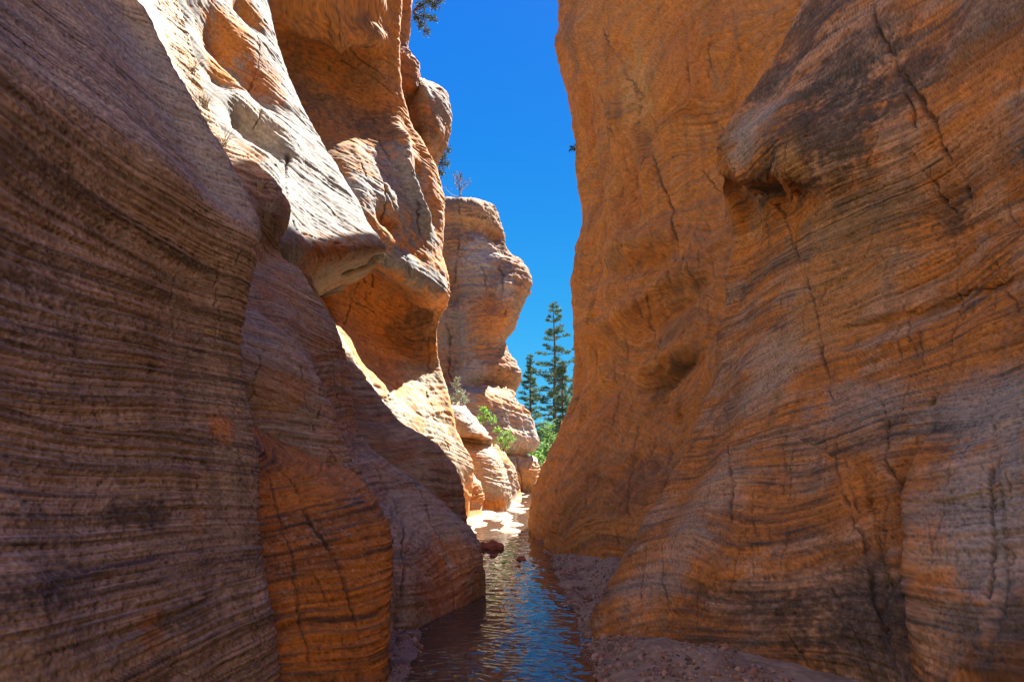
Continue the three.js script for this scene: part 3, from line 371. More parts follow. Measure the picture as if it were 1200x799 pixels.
{ // right, far orange wall with the skyline edge
  const c = rib(foot(628, 622), [627, 606, 17.2], [631, 568, 17], [642, 530, 16.8], [665, 482, 16.8], [674, 440, 17], [675, 395, 17], [669, 335, 17], [676, 285, 17], [681, 240, 17], [677, 170, 17], [668, 88, 16.8], [653, 42, 16.6], [656, 0, 16.6], [650, -80, 16.5]);
  const back = (dx, dz) => c.map(p => { const o = sstep(5.5, 10.5, p.y); return p.clone().add(V(dx + o * 0.35, 0, -dz - o * 2.4)); });
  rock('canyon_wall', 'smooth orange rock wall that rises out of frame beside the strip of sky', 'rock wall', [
    topR(back(8, 6), 21), topR(back(2.6, 2.4), 21), topR(back(0.55, 1.0), 21), topR(c, 21),
    topR(rib(foot(634, 642), [634, 620, 14.3], [640, 575, 14.8], [656, 532, 15.2], [682, 482, 15.6], [692, 440, 15.8], [692, 395, 15.9], [685, 335, 16], [693, 285, 16], [700, 240, 16], [698, 170, 15.9], [688, 88, 15.6], [675, 42, 15.4], [676, 0, 15.3], [670, -80, 15.2]), 22),
    topR(rib(foot(662, 658), [662, 635, 11.9], [668, 590, 12.3], [688, 540, 13], [715, 485, 13.6], [724, 440, 14], [722, 395, 14.2], [712, 335, 14.5], [720, 285, 14.6], [728, 240, 14.6], [730, 170, 14.4], [722, 88, 13.9], [715, 42, 13.7], [715, 0, 13.6], [712, -80, 13.5]), 22),
    topR(rib(foot(704, 668), [706, 645, 10.7], [714, 600, 10.9], [732, 548, 11.5], [755, 495, 12.2], [764, 445, 12.5], [762, 395, 12.8], [756, 335, 13.1], [762, 285, 13.2], [770, 240, 13.2], [780, 170, 13], [775, 88, 12.5], [772, 42, 12.3], [775, 0, 12.2], [775, -80, 12.1]), 22),
    topR(rib(foot(745, 674), [750, 650, 9.9], [765, 600, 10], [785, 550, 10.4], [800, 500, 11], [805, 450, 11.2], [805, 395, 11.5], [805, 335, 11.8], [815, 285, 12], [825, 240, 12.1], [840, 170, 11.9], [842, 88, 11.3], [842, 42, 11.1], [848, 0, 11], [850, -80, 10.9]), 22),
    topR(rib(W(2.5, -.35, 9), W(2.5, .3, 9), W(2.6, 1, 9.2), W(2.8, 1.7, 9.5), W(3, 2.4, 9.8), W(3.1, 3, 10), [870, 395, 10], [880, 335, 10.3], [890, 285, 10.5], [905, 240, 10.6], [925, 170, 10.3], [935, 88, 9.8], [940, 42, 9.6], [948, 0, 9.5], [960, -80, 9.4]), 22),
    topR(rib(W(4, -.35, 8), W(4, .3, 8), W(4, 1, 8), W(4, 1.7, 8), W(4.2, 2.4, 8), W(4.4, 3, 8.2), W(4.5, 3.6, 8.4), W(4.6, 4.2, 8.6), W(4.7, 4.8, 8.6), W(4.8, 5.4, 8.6), W(4.9, 6.4, 8.5), W(5, 7.4, 8.3), W(5, 8, 8.2), W(5, 8.6, 8.2), W(5, 9.6, 8.2)), 22)],
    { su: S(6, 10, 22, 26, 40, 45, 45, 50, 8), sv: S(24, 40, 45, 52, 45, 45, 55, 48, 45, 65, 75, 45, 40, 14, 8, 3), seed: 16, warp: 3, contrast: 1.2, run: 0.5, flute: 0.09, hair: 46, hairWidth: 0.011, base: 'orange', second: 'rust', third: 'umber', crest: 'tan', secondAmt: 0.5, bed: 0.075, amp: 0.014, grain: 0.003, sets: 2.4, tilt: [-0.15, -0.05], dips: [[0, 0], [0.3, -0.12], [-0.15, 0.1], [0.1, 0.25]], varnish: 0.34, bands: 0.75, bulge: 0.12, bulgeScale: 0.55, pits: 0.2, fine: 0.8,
      strokes: [[0.22, 0.2, [672, 20], [705, 70], [740, 140], [765, 210], [755, 255]], [0.2, -0.16, [700, 10], [735, 70], [762, 140], [778, 200]], [0.25, 0.2, [688, 110], [712, 190], [730, 250], [738, 300]], [0.3, 0.26, [690, 300], [720, 290], [760, 283], [800, 262]], [0.2, -0.22, [692, 325], [725, 315], [765, 308], [800, 290]], [0.25, 0.2, [690, 400], [730, 370], [780, 335], [840, 290]], [0.18, -0.15, [735, 400], [790, 362], [840, 320]], [0.12, -0.13, [745, 463], [775, 450], [800, 432], [822, 416]], [0.2, 0.18, [745, 440], [785, 418], [818, 398]], [0.16, -0.1, [770, 468], [785, 490], [800, 500]], [0.25, 0.15, [668, 500], [700, 470], [730, 430]]],
      dents: [[780, 455, 0.45, -0.16, 0.7], [700, 300, 0.9, -0.3, 0.8], [735, 120, 1.1, 0.3, 1.4], [690, 380, 0.7, 0.25], [760, 40, 0.9, -0.25, 1.6], [700, 200, 0.6, -0.25, 1.8]],
      cracks: [[0.025, [766, 175], [780, 225], [790, 270], [786, 330]], [0.02, [800, 300], [808, 330]], [0.02, [756, 345], [762, 385], [772, 420]], [0.02, [718, 500], [730, 450], [733, 400]], [0.02, [735, 600], [740, 540], [748, 500]], [0.016, [770, 640], [775, 580], [785, 520]], [0.016, [724, 640], [728, 590]], [0.018, [700, 20], [720, 60], [745, 100], [770, 150]], [0.016, [690, 60], [700, 110], [728, 170], [738, 200]], [0.016, [800, 20], [806, 60], [810, 120]], [0.016, [860, 10], [868, 60]], [0.014, [835, 30], [830, 90]], [0.016, [822, 200], [845, 225]]],
      stainsAndLight: [[797, 432, 0.42, 'varnish', 0.7, 0.8], [775, 460, 0.35, 'varnish', 0.5], [715, 300, 1.0, 'umber', 0.6, 0.35], [690, 130, 0.5, 'rust', 0.7, 3], [800, 60, 0.8, 'rust', 0.6, 2], [740, 230, 0.7, 'rust', 0.6, 1.5], [770, 380, 0.8, 'rust', 0.5, 1], [700, 500, 0.7, 'rust', 0.5, 1.5], [680, 590, 0.6, 'varnish', 0.35], [740, 570, 0.8, 'varnish', 0.4], [668, 60, 0.5, 'umber', 0.7, 2], [750, 100, 0.6, 'tan', 0.7, 1.6], [800, 370, 0.8, 'varnish', 0.35]] });  // varnish streaks; the dark pocket patches paint shade under its overhang
}
{ // right, the great near wall with the brow
  const c = rib(foot(694, 745), [694, 725, 6.9], [703, 698, 7.0], [722, 668, 7.15], [757, 610, 7.45], [790, 556, 7.85], [813, 505, 8.3], [822, 462, 8.7], [838, 405, 8.9], [852, 340, 9.1], [856, 282, 9.05], [848, 240, 8.85], [839, 200, 8.25], [845, 160, 8.0], [880, 110, 7.85], [945, 0, 7.6], [1000, -100, 7.5]);
  rock('canyon_wall', 'great orange-brown near wall with a black-stained brow and a striped rounded toe on sand', 'rock wall', [
    topR(off(c, 1.8, 0, 1.2), 25), topR(off(c, 0.45, 0, 0.6), 25), topR(c, 25),
    topR(rib(foot(716, 759), [718, 735, 6.4], [726, 705, 6.5], [746, 672, 6.7], [780, 612, 7.05], [812, 558, 7.5], [835, 505, 7.9], [845, 462, 8.2], [858, 405, 8.4], [875, 340, 8.6], [882, 282, 8.6], [876, 240, 8.4], [862, 200, 7.75], [868, 160, 7.5], [900, 110, 7.5], [962, 0, 7.35], [1015, -100, 7.3]), 25),
    topR(rib(foot(800, 780), [800, 760, 5.85], [802, 735, 5.9], [808, 690, 6.05], [822, 620, 6.35], [845, 560, 6.75], [865, 505, 7.0], [878, 462, 7.2], [895, 405, 7.4], [908, 340, 7.6], [915, 282, 7.75], [912, 240, 7.7], [905, 200, 7.1], [910, 160, 6.9], [935, 110, 6.95], [990, 0, 6.95], [1040, -100, 7]), 25),
    topR(rib(foot(900, 800), [902, 775, 5.25], [905, 740, 5.3], [910, 690, 5.4], [920, 620, 5.65], [932, 560, 5.95], [940, 505, 6.15], [946, 462, 6.3], [955, 405, 6.55], [962, 340, 6.75], [968, 282, 6.8], [970, 240, 6.75], [970, 200, 6.5], [978, 160, 6.35], [995, 110, 6.35], [1035, 0, 6.4], [1080, -100, 6.5]), 25),
    topR(rib(W(2.05, -.35, 4.5), [1035, 790, 4.55], [1036, 745, 4.6], [1038, 690, 4.7], [1040, 620, 4.85], [1042, 560, 5.05], [1045, 505, 5.2], [1048, 462, 5.32], [1052, 405, 5.6], [1058, 340, 5.75], [1062, 282, 5.75], [1066, 240, 5.7], [1070, 200, 5.6], [1078, 160, 5.5], [1090, 110, 5.5], [1115, 0, 5.6], [1150, -100, 5.8]), 25),
    topR(rib(W(2.1, -.35, 4.3), [1062, 790, 4.33], [1062, 745, 4.38], [1064, 690, 4.48], [1066, 620, 4.66], [1070, 560, 4.85], [1078, 505, 5.0], [1082, 462, 5.1], [1086, 405, 5.35], [1090, 340, 5.5], [1094, 282, 5.5], [1096, 240, 5.45], [1100, 200, 5.35], [1106, 160, 5.25], [1115, 110, 5.25], [1138, 0, 5.35], [1170, -100, 5.5]), 25),
    topR(rib(W(2.1, -.35, 3.9), [1085, 790, 3.95], [1085, 745, 4.0], [1085, 690, 4.1], [1085, 620, 4.3], [1090, 560, 4.5], [1105, 505, 4.7], [1112, 462, 4.85], [1118, 405, 5.1], [1122, 340, 5.25], [1125, 282, 5.25], [1128, 240, 5.2], [1130, 200, 5.1], [1135, 160, 5.0], [1142, 110, 5.0], [1160, 0, 5.1], [1190, -100, 5.25]), 25),
    topR(rib(W(2.3, -.35, 3.2), [1200, 790, 3.25], [1200, 745, 3.3], [1200, 690, 3.38], [1200, 620, 3.5], [1200, 560, 3.62], [1205, 505, 3.8], [1210, 462, 3.95], [1212, 405, 4.2], [1214, 340, 4.35], [1216, 282, 4.4], [1218, 240, 4.4], [1220, 200, 4.35], [1224, 160, 4.3], [1230, 110, 4.3], [1245, 0, 4.4], [1270, -100, 4.6]), 25),
    topR(rib(W(2.45, -.35, 1.8), W(2.4, .7, 1.8), W(2.4, .9, 1.8), W(2.4, 1.1, 1.8), W(2.45, 1.4, 1.8), W(2.5, 1.6, 1.8), W(2.6, 1.85, 1.8), W(2.75, 2.1, 1.8), W(2.9, 2.4, 1.8), W(3, 2.8, 1.8), W(3.05, 3.1, 1.8), W(3.1, 3.4, 1.8), W(3.1, 3.6, 1.8), W(3.1, 3.9, 1.8), W(3.15, 4.2, 1.8), W(3.3, 5, 1.8), W(3.6, 5.8, 1.8)), 16),
    topR(rib(W(2.60, -0.35, -1.8), W(2.65, 0.7, -1.8), W(2.70, 0.9, -1.8), W(2.75, 1.1, -1.8), W(2.80, 1.4, -1.8), W(2.85, 1.6, -1.8), W(2.90, 1.85, -1.8), W(2.95, 2.1, -1.8), W(3.00, 2.4, -1.8), W(3.05, 2.8, -1.8), W(3.10, 3.1, -1.8), W(3.15, 3.4, -1.8), W(3.20, 3.6, -1.8), W(3.25, 3.9, -1.8), W(3.30, 4.2, -1.8), W(3.35, 4.6, -1.8), W(3.40, 5.0, -1.8)), 7),
    topR(rib(W(5.00, -0.35, -5.5), W(5.05, 0.7, -5.5), W(5.10, 0.9, -5.5), W(5.15, 1.1, -5.5), W(5.20, 1.4, -5.5), W(5.25, 1.6, -5.5), W(5.30, 1.85, -5.5), W(5.35, 2.1, -5.5), W(5.40, 2.4, -5.5), W(5.45, 2.8, -5.5), W(5.50, 3.1, -5.5), W(5.55, 3.4, -5.5), W(5.60, 3.6, -5.5), W(5.65, 3.9, -5.5), W(5.70, 4.2, -5.5), W(5.75, 4.6, -5.5), W(5.80, 5.0, -5.5)), 6),
    topR(rib(W(9.00, -0.35, -9), W(9.05, 0.7, -9), W(9.10, 0.9, -9), W(9.15, 1.1, -9), W(9.20, 1.4, -9), W(9.25, 1.6, -9), W(9.30, 1.85, -9), W(9.35, 2.1, -9), W(9.40, 2.4, -9), W(9.45, 2.8, -9), W(9.50, 3.1, -9), W(9.55, 3.4, -9), W(9.60, 3.6, -9), W(9.65, 3.9, -9), W(9.70, 4.2, -9), W(9.75, 4.6, -9), W(9.80, 5.0, -9)), 6)],
    { su: S(6, 16, 24, 60, 85, 90, 26, 26, 100, 20, 10, 8, 6), sv: S(34, 30, 38, 40, 62, 55, 52, 44, 56, 60, 55, 42, 42, 40, 50, 95, 14, 8), seed: 17, run: 0.5, ripple: 0.004, contrast: 1.6, hair: 60, flute: 0.02, base: 'orange', second: 'brown', third: 'varnish', crest: 'orange', secondAmt: 0.5, bed: 0.055, amp: 0.0095, grain: 0.004, sets: 1.5, tilt: [-0.1, 0.02], dips: [[-0.05, 0.08], [0.05, 0.18], [-0.1, -0.08], [0, 0.05]], varnish: 0.38, bands: 0.9, bulge: 0.06, lichen: 0.12, pits: 0.3,
      strokes: [[0.07, -0.12, [1092, 478], [1066, 555], [1060, 640], [1058, 720], [1066, 795]], [0.1, 0.09, [1108, 478], [1082, 560], [1078, 640], [1078, 720], [1086, 795]], [0.05, -0.05, [1168, 500], [1162, 600], [1165, 700], [1158, 790]], [0.05, -0.06, [960, 395], [1060, 372], [1140, 345], [1200, 326]], [0.1, 0.06, [850, 445], [960, 425], [1080, 400], [1200, 360]], [0.07, 0.08, [845, 168], [872, 205], [900, 235], [912, 262]], [0.05, -0.06, [865, 215], [892, 250], [900, 285]], [0.05, -0.07, [903, 175], [908, 215], [907, 245]], [0.05, 0.06, [915, 160], [925, 200], [932, 240]], [0.06, -0.07, [1000, 545], [1015, 610], [1030, 690], [1040, 780]]],
      dents: [[872, 255, 0.3, -0.2, 1.2], [852, 222, 0.2, -0.12], [905, 230, 0.2, -0.12, 2], [925, 190, 0.14, 0.08, 3], [820, 440, 0.25, -0.2]],
      cracks: [[0.03, [1022, 0], [1040, 50], [1062, 90], [1095, 140], [1115, 190], [1140, 240]], [0.022, [1050, 70], [1068, 120], [1074, 150]], [0.025, [1062, 175], [1095, 215], [1122, 250]], [0.014, [1118, 280], [1122, 340], [1118, 390]], [0.016, [1168, 310], [1180, 335], [1196, 365]], [0.02, [910, 240], [935, 300], [950, 345], [962, 390], [972, 440]], [0.022, [856, 425], [850, 470], [852, 520], [858, 560], [856, 610]], [0.02, [1120, 385], [1112, 430], [1088, 475]], [0.024, [1040, 495], [1036, 540], [1052, 600], [1062, 640]], [0.02, [990, 540], [1005, 600], [1020, 660], [1035, 730], [1050, 795]], [0.016, [1010, 560], [1030, 640], [1045, 720]], [0.016, [978, 520], [985, 570], [1000, 620]], [0.014, [1165, 500], [1162, 560], [1165, 620], [1160, 700]], [0.012, [1120, 520], [1105, 600], [1090, 660]], [0.01, [960, 400], [972, 440], [975, 470]], [0.01, [756, 640], [752, 700], [758, 750]], [0.012, [778, 650], [782, 700], [790, 750]], [0.012, [975, 690], [1000, 740], [1020, 790]], [0.01, [925, 745], [950, 795]], [0.009, [960, 395], [1040, 375], [1120, 350], [1200, 326]], [0.012, [845, 175], [860, 200], [890, 225], [905, 240]], [0.01, [870, 215], [895, 250], [900, 275], [885, 300]]],
      stainsAndLight: [[905, 95, 0.5, 'varnish', 0.8], [945, 40, 0.55, 'varnish', 0.7], [865, 150, 0.4, 'umber', 0.85], [1000, 60, 0.6, 'varnish', 0.6], [970, 0, 0.5, 'varnish', 0.5], [960, 150, 0.75, 'varnish', 0.85, 1.0], [985, 95, 0.6, 'varnish', 0.7, 0.8], [920, 140, 0.6, 'varnish', 0.65, 0.7], [880, 150, 0.5, 'slate', 0.6], [1010, 250, 0.5, 'varnish', 0.45, 1.6], [1062, 90, 0.4, 'varnish', 0.8, 1.3], [1122, 245, 0.25, 'varnish', 0.8], [1165, 30, 0.6, 'varnish', 0.6], [870, 290, 0.5, 'orange', 0.6], [930, 200, 0.16, 'tan', 0.7, 3], [1000, 690, 0.6, 'varnish', 0.55], [1020, 760, 0.5, 'varnish', 0.7], [860, 740, 0.9, 'varnish', 0.5, 0.4], [1010, 590, 0.4, 'orange', 0.6], [860, 470, 0.5, 'varnish', 0.4], [1000, 470, 0.7, 'slate', 0.5, 0.35], [1130, 470, 0.6, 'slate', 0.55, 0.4], [1180, 480, 0.5, 'slate', 0.7, 0.6], [1130, 580, 0.45, 'slate', 0.55, 1.3], [1180, 650, 0.5, 'slate', 0.75, 1.2], [1185, 760, 0.4, 'varnish', 0.7], [800, 640, 0.5, 'brown', 0.5], [755, 690, 0.4, 'brown', 0.4], [840, 570, 0.5, 'brown', 0.5], [905, 430, 0.6, 'brown', 0.6], [980, 330, 1.0, 'tan', 0.4], [1130, 140, 0.7, 'orange', 0.5]] });
}

{ // added unseen wall behind the viewpoint, bouncing sun back into the narrows
  const col = (x, Z) => rib(W(x, -.35, -Z), W(x, 1, -Z), W(x, 3, -Z - .3), W(x, 6, -Z + .2), W(x, 9, -Z - .6), W(x, 13, -Z - 1.5), W(x, 15, -Z - 12));
  rock('canyon_wall', 'added unseen sunlit rock wall behind the viewpoint that bounces light into the canyon', 'rock wall', [col(14, 12), col(9, 12.5), col(4, 12), col(0, 12.6), col(-4, 12), col(-9, 11), col(-14, 9)],
    { su: S(12, 14, 14, 14, 14, 12), sv: S(6, 12, 16, 16, 16, 6), seed: 18, flip: true, base: 'tan', second: 'buff', third: 'orange', crest: 'buff', bed: 0.2, amp: 0.04, sets: 2.5, bulge: 0.4, bulgeScale: 0.3, varnish: 0.15 });
}
// ------------------------------------------------------------ stream bed, bank and water
const bank = Z => 0.44 + 0.06 * noise(Z * 0.55, 1.5, 0) + 0.03 * noise(Z * 2.1, 4, 0) + 0.55 * sstep(16, 21, Z) + 0.03 * Math.max(0, Z - 22);
function bedHeight(x, Z) {
  const n = fbm(x * 1.4, 3, Z * 1.1, 3), f = fbm(x * 7, 9, Z * 7, 3);
  if (Z > 44 || Math.abs(x) > 12) return 0.03 + 0.02 * n;
  const right = x - bank(Z), bar = sstep(13.2, 16, Z);
  let h = -0.07 + 0.03 * n;
  h += 0.15 * sstep(-0.12, 0.55, right) + 0.13 * sstep(0.3, 1.1, right + 0.25 * n) - 0.10 * sstep(0.25, 0.5, right) * sstep(0.8, 0.5, right) * sstep(7.6, 8.6, Z) * sstep(10.5, 9.5, Z);
  h += 0.10 * sstep(-0.62, -0.92, x + 0.12 * n) * sstep(7.6, 6.6, Z);
  h += bar * (0.078 + 0.1 * fbm(x * 1.1 + 20, 5, Z * 0.55, 2)) * sstep(0.9, -0.3, x - 0.03 * (Z - 14));
  return h + 0.012 * f * (0.4 + sstep(-0.1, 0.2, right));
}
{
  const xs = [], zs = [];
  for (let x = -1600; x < -3;) { xs.push(x); x += Math.max(0.12, (-3 - x) * 0.3 + 0.1); }
  for (let x = -3; x <= 3; x += 0.022) xs.push(x);
  for (let x = 3.1; x < 1700; x += Math.max(0.12, (x - 3) * 0.3)) xs.push(x);
  for (let z = -300; z < 4;) { zs.push(z); z += Math.max(0.15, (4 - z) * 0.3); }
  for (let z = 4; z < 46; z += Math.max(0.022, z * z * 0.00042)) zs.push(z);
  for (let z = 46; z < 2500; z += Math.max(0.5, (z - 44) * 0.3)) zs.push(z);
  const pos = [], col = [], idx = [], n = xs.length;
  for (const Z of zs) for (const x of xs) {
    const h = bedHeight(x, Z); pos.push(x, h, -Z);
    const a = fbm(x * 2.2, 1, Z * 2.2, 3), b = noise(x * 19, 2, Z * 19);
    const c = [0.29, 0.215, 0.15]; mixc(c, [0.20, 0.14, 0.10], sstep(-0.2, 0.5, a)); mixc(c, [0.38, 0.30, 0.21], sstep(0.2, 0.8, b) * 0.5);
    if (Z > 44) mixc(c, [0.10, 0.12, 0.04], sstep(-0.3, 0.3, a) * 0.9);
    const v = 1 + 0.12 * b; col.push(c[0] * v, c[1] * v, c[2] * v);
  }
  for (let j = 0; j + 1 < zs.length; j++) for (let i = 0; i + 1 < n; i++) { const a = j * n + i; idx.push(a, a + 1, a + n, a + 1, a + n + 1, a + n); }
  const g = new THREE.BufferGeometry(); g.setAttribute('position', new THREE.Float32BufferAttribute(pos, 3)); g.setAttribute('color', new THREE.Float32BufferAttribute(col, 3)); g.setIndex(idx); g.computeVertexNormals();
  const m = new THREE.Mesh(g, new THREE.MeshStandardMaterial({ vertexColors: true, roughness: 0.95 })); m.name = 'ground'; m.userData.kind = 'structure'; m.userData.label = 'brown sandy canyon floor with damp banks beside the stream'; scene.add(shade(m));
  console.log('ground', pos.length / 3);
}
{
  const xs = [], zs = [], pos = [], idx = [];
  for (let x = -2.3; x <= 2.6; x += 0.015) xs.push(x);
  for (let z = 3.6; z < 42; z += Math.max(0.014, z * z * 0.0004)) zs.push(z);
  const n = xs.length;
  for (const Z of zs) for (const x of xs) {
    const wx = x + 0.05 * noise(x * 3, 7, Z * 3), wz = Z + 0.06 * noise(x * 2.5, 8, Z * 2.5);
    const env = 0.55 + 0.45 * noise(x * 1.1, 3, Z * 0.8);
    const h = env * (0.0048 * noise(wx * 6, 1.3, wz * 13) + 0.0026 * noise(wx * 14, 5.3, wz * 24)) + 0.003 * noise(x * 3.2, 9, Z * 4.1);
    pos.push(x, 0.002 + h, -Z);
  }
  for (let j = 0; j + 1 < zs.length; j++) for (let i = 0; i + 1 < n; i++) { const a = j * n + i; idx.push(a, a + 1, a + n, a + 1, a + n + 1, a + n); }
  const g = new THREE.BufferGeometry(); g.setAttribute('position', new THREE.Float32BufferAttribute(pos, 3)); g.setIndex(idx); g.computeVertexNormals();
  const m = new THREE.Mesh(g, new THREE.MeshPhysicalMaterial({ color: new THREE.Color(0.075, 0.05, 0.035), roughness: 0.03, ior: 1.33 })); m.name = 'stream_water'; m.userData.kind = 'structure'; m.userData.label = 'shallow rippled stream reflecting the blue sky'; scene.add(shade(m));
  console.log('water', pos.length / 3);
}

// ------------------------------------------------------------ stones
function stoneGeometry(r, k, flat = 0.65) {
  const g = new THREE.IcosahedronGeometry(1, 4), p = g.attributes.position;
  for (let i = 0; i < p.count; i++) { const x = p.getX(i), y = p.getY(i), z = p.getZ(i), f = 1 + 0.28 * noise(x * 0.9 + k, y * 0.9, z * 0.9) + 0.08 * noise(x * 3 + k, y * 3, z * 3); p.setXYZ(i, x * f * r, y * f * r * flat, z * f * r * 0.85); }
  g.computeVertexNormals(); return g;
}
const stoneMats = [[0.36, 0.11, 0.05], [0.30, 0.17, 0.11], [0.22, 0.15, 0.12], [0.42, 0.30, 0.22]].map(c => { const m = new THREE.MeshStandardMaterial({ color: new THREE.Color(...c), roughness: 0.85 }); return m; });
function stone(px, py, r, mat, label, group) {
  const p = foot(px, py, 0), m = new THREE.Mesh(stoneGeometry(r, px * 0.37 + py), stoneMats[mat]); m.name = numbered('stone');
  m.position.set(p.x, Math.max(bedHeight(p.x, -p.z), -0.03) + r * 0.22, p.z); m.rotation.y = px; scene.add(shade(m)); tag(m, label, 'stone', group);
}
stone(578, 643, 0.19, 0, 'largest red stone in the stream at the edge of the sunlight');
stone(564, 642, 0.15, 0, 'flat red stone in the stream against the rock lobe');
stone(611, 656, 0.10, 0, 'small dark red stone in midstream between lobe and orange wall');
stone(578, 652, 0.07, 0, 'tiny red stone just behind the largest red stone');
for (const [x, y, r] of [[607, 664, 0.05], [612, 672, 0.05], [590, 660, 0.05]]) stone(x, y, r, 0, 'tiny wet stone breaking the surface in midstream', 'tiny stones in midstream');
for (const [x, y, r] of [[852, 796, 0.035], [742, 778, 0.03], [780, 792, 0.03], [690, 700, 0.04], [668, 690, 0.05], [672, 720, 0.035], [704, 772, 0.03], [660, 676, 0.05], [655, 668, 0.05], [725, 790, 0.025]]) stone(x, y, r, 1 + (x % 3), 'small loose stone lying on the sandy bank', 'stones on the sandy bank');
{ // gravel
  const g = stoneGeometry(1, 5.5, 0.6), n = 5200, m = new THREE.InstancedMesh(new THREE.IcosahedronGeometry(1, 1), new THREE.MeshStandardMaterial({ roughness: 0.9 }), n), q = new THREE.Matrix4(), e = new THREE.Euler(), c = new THREE.Color(); let k = 0;
  while (k < n) {
    const Z = 4.6 + 17 * rnd() * rnd(), left = rnd() < 0.35, x = left ? rr(-1.35, -0.55) : bank(Z) + rr(-0.12, 1.5) * rnd();
    if (left && Z > 7.2) continue;
    const h = bedHeight(x, Z); if (h < -0.02) continue;
    if (noise(x * 1.9, 4, Z * 1.9) < rr(-0.5, 0.5)) continue;
    const r = 0.006 + 0.016 * rnd() * rnd() + (rnd() < 0.03 ? 0.015 : 0);
    q.compose(new THREE.Vector3(x, h + r * 0.3, -Z), new THREE.Quaternion().setFromEuler(e.set(rr(0, 6), rr(0, 6), rr(0, 6))), new THREE.Vector3(r * rr(0.8, 1.4), r * rr(0.5, 0.8), r * rr(0.8, 1.2)));
    const t = rnd(); m.setMatrixAt(k, q); m.setColorAt(k, t < 0.25 ? c.setRGB(0.14, 0.11, 0.1) : t < 0.7 ? c.setRGB(0.28, 0.17, 0.12) : c.setRGB(0.4, 0.29, 0.23)); k++;
  }
  m.name = 'gravel'; scene.add(shade(m)); tag(m, 'fine mixed gravel scattered over the stream banks', 'gravel', null, 'stuff');
}

// ------------------------------------------------------------ plants
const leafMat = (r, g, b, t = 0.35) => new THREE.MeshPhysicalMaterial({ color: new THREE.Color(r, g, b), vertexColors: true, roughness: 0.9, transmission: t, thickness: 0, side: THREE.DoubleSide });
const bark = new THREE.MeshStandardMaterial({ color: new THREE.Color(0.12, 0.075, 0.05), roughness: 0.95 });
const greyWood = new THREE.MeshStandardMaterial({ color: new THREE.Color(0.16, 0.13, 0.11), roughness: 0.95 });
class Leaves {
  constructor() { this.p = []; this.c = []; this.n = []; }
  add(x, y, z, len, wid, dir, v) {                                      // one leaf: a folded blade of two triangles
    const d = dir || new THREE.Vector3(rr(-1, 1), rr(-0.6, 0.9), rr(-1, 1)).normalize(), s = new THREE.Vector3(rr(-1, 1), rr(-1, 1), rr(-1, 1)).cross(d).normalize(), up = s.clone().cross(d);
    const a = [x, y, z], b = [x + d.x * len * 0.5 + s.x * wid + up.x * wid * 0.4, y + d.y * len * 0.5 + s.y * wid + up.y * wid * 0.4, z + d.z * len * 0.5 + s.z * wid + up.z * wid * 0.4];
    const c = [x + d.x * len, y + d.y * len, z + d.z * len], e = [x + d.x * len * 0.5 - s.x * wid, y + d.y * len * 0.5 - s.y * wid, z + d.z * len * 0.5 - s.z * wid];
    this.p.push(...a, ...b, ...c, ...a, ...c, ...e); for (let k = 0; k < 6; k++) this.c.push(v[0], v[1], v[2]);
  }
  build(name, mat, parent) { const g = new THREE.BufferGeometry(); g.setAttribute('position', new THREE.Float32BufferAttribute(this.p, 3)); g.setAttribute('color', new THREE.Float32BufferAttribute(this.c, 3)); g.computeVertexNormals(); const m = new THREE.Mesh(g, mat); m.name = name; parent.add(m); return m; }
}
function limb(points, r0, r1, sides = 5) {
  const curve = new THREE.CatmullRomCurve3(points), n = Math.max(3, points.length * 3), g = new THREE.TubeGeometry(curve, n, 1, sides), p = g.attributes.position, c = new THREE.Vector3();
  for (let i = 0; i <= n; i++) { curve.getPointAt(i / n, c); const r = lerp(r0, r1, i / n); for (let k = 0; k <= sides; k++) { const o = i * (sides + 1) + k; p.setXYZ(o, c.x + (p.getX(o) - c.x) * r, c.y + (p.getY(o) - c.y) * r, c.z + (p.getZ(o) - c.z) * r); } }
  g.computeVertexNormals(); return g;
}
function group(name, p, label, category, grp) { const g = new THREE.Group(); g.name = numbered(name); g.position.copy(p); scene.add(g); tag(g, label, category, grp); return g; }
const pineMat = leafMat(0.075, 0.13, 0.06, 0.3), greenMat = leafMat(0.14, 0.26, 0.04, 0.5), freshMat = leafMat(0.17, 0.34, 0.03, 0.5), sageMat = leafMat(0.22, 0.27, 0.19, 0.3), juniperMat = leafMat(0.055, 0.085, 0.04, 0.25), strawMat = leafMat(0.42, 0.33, 0.2, 0.2);

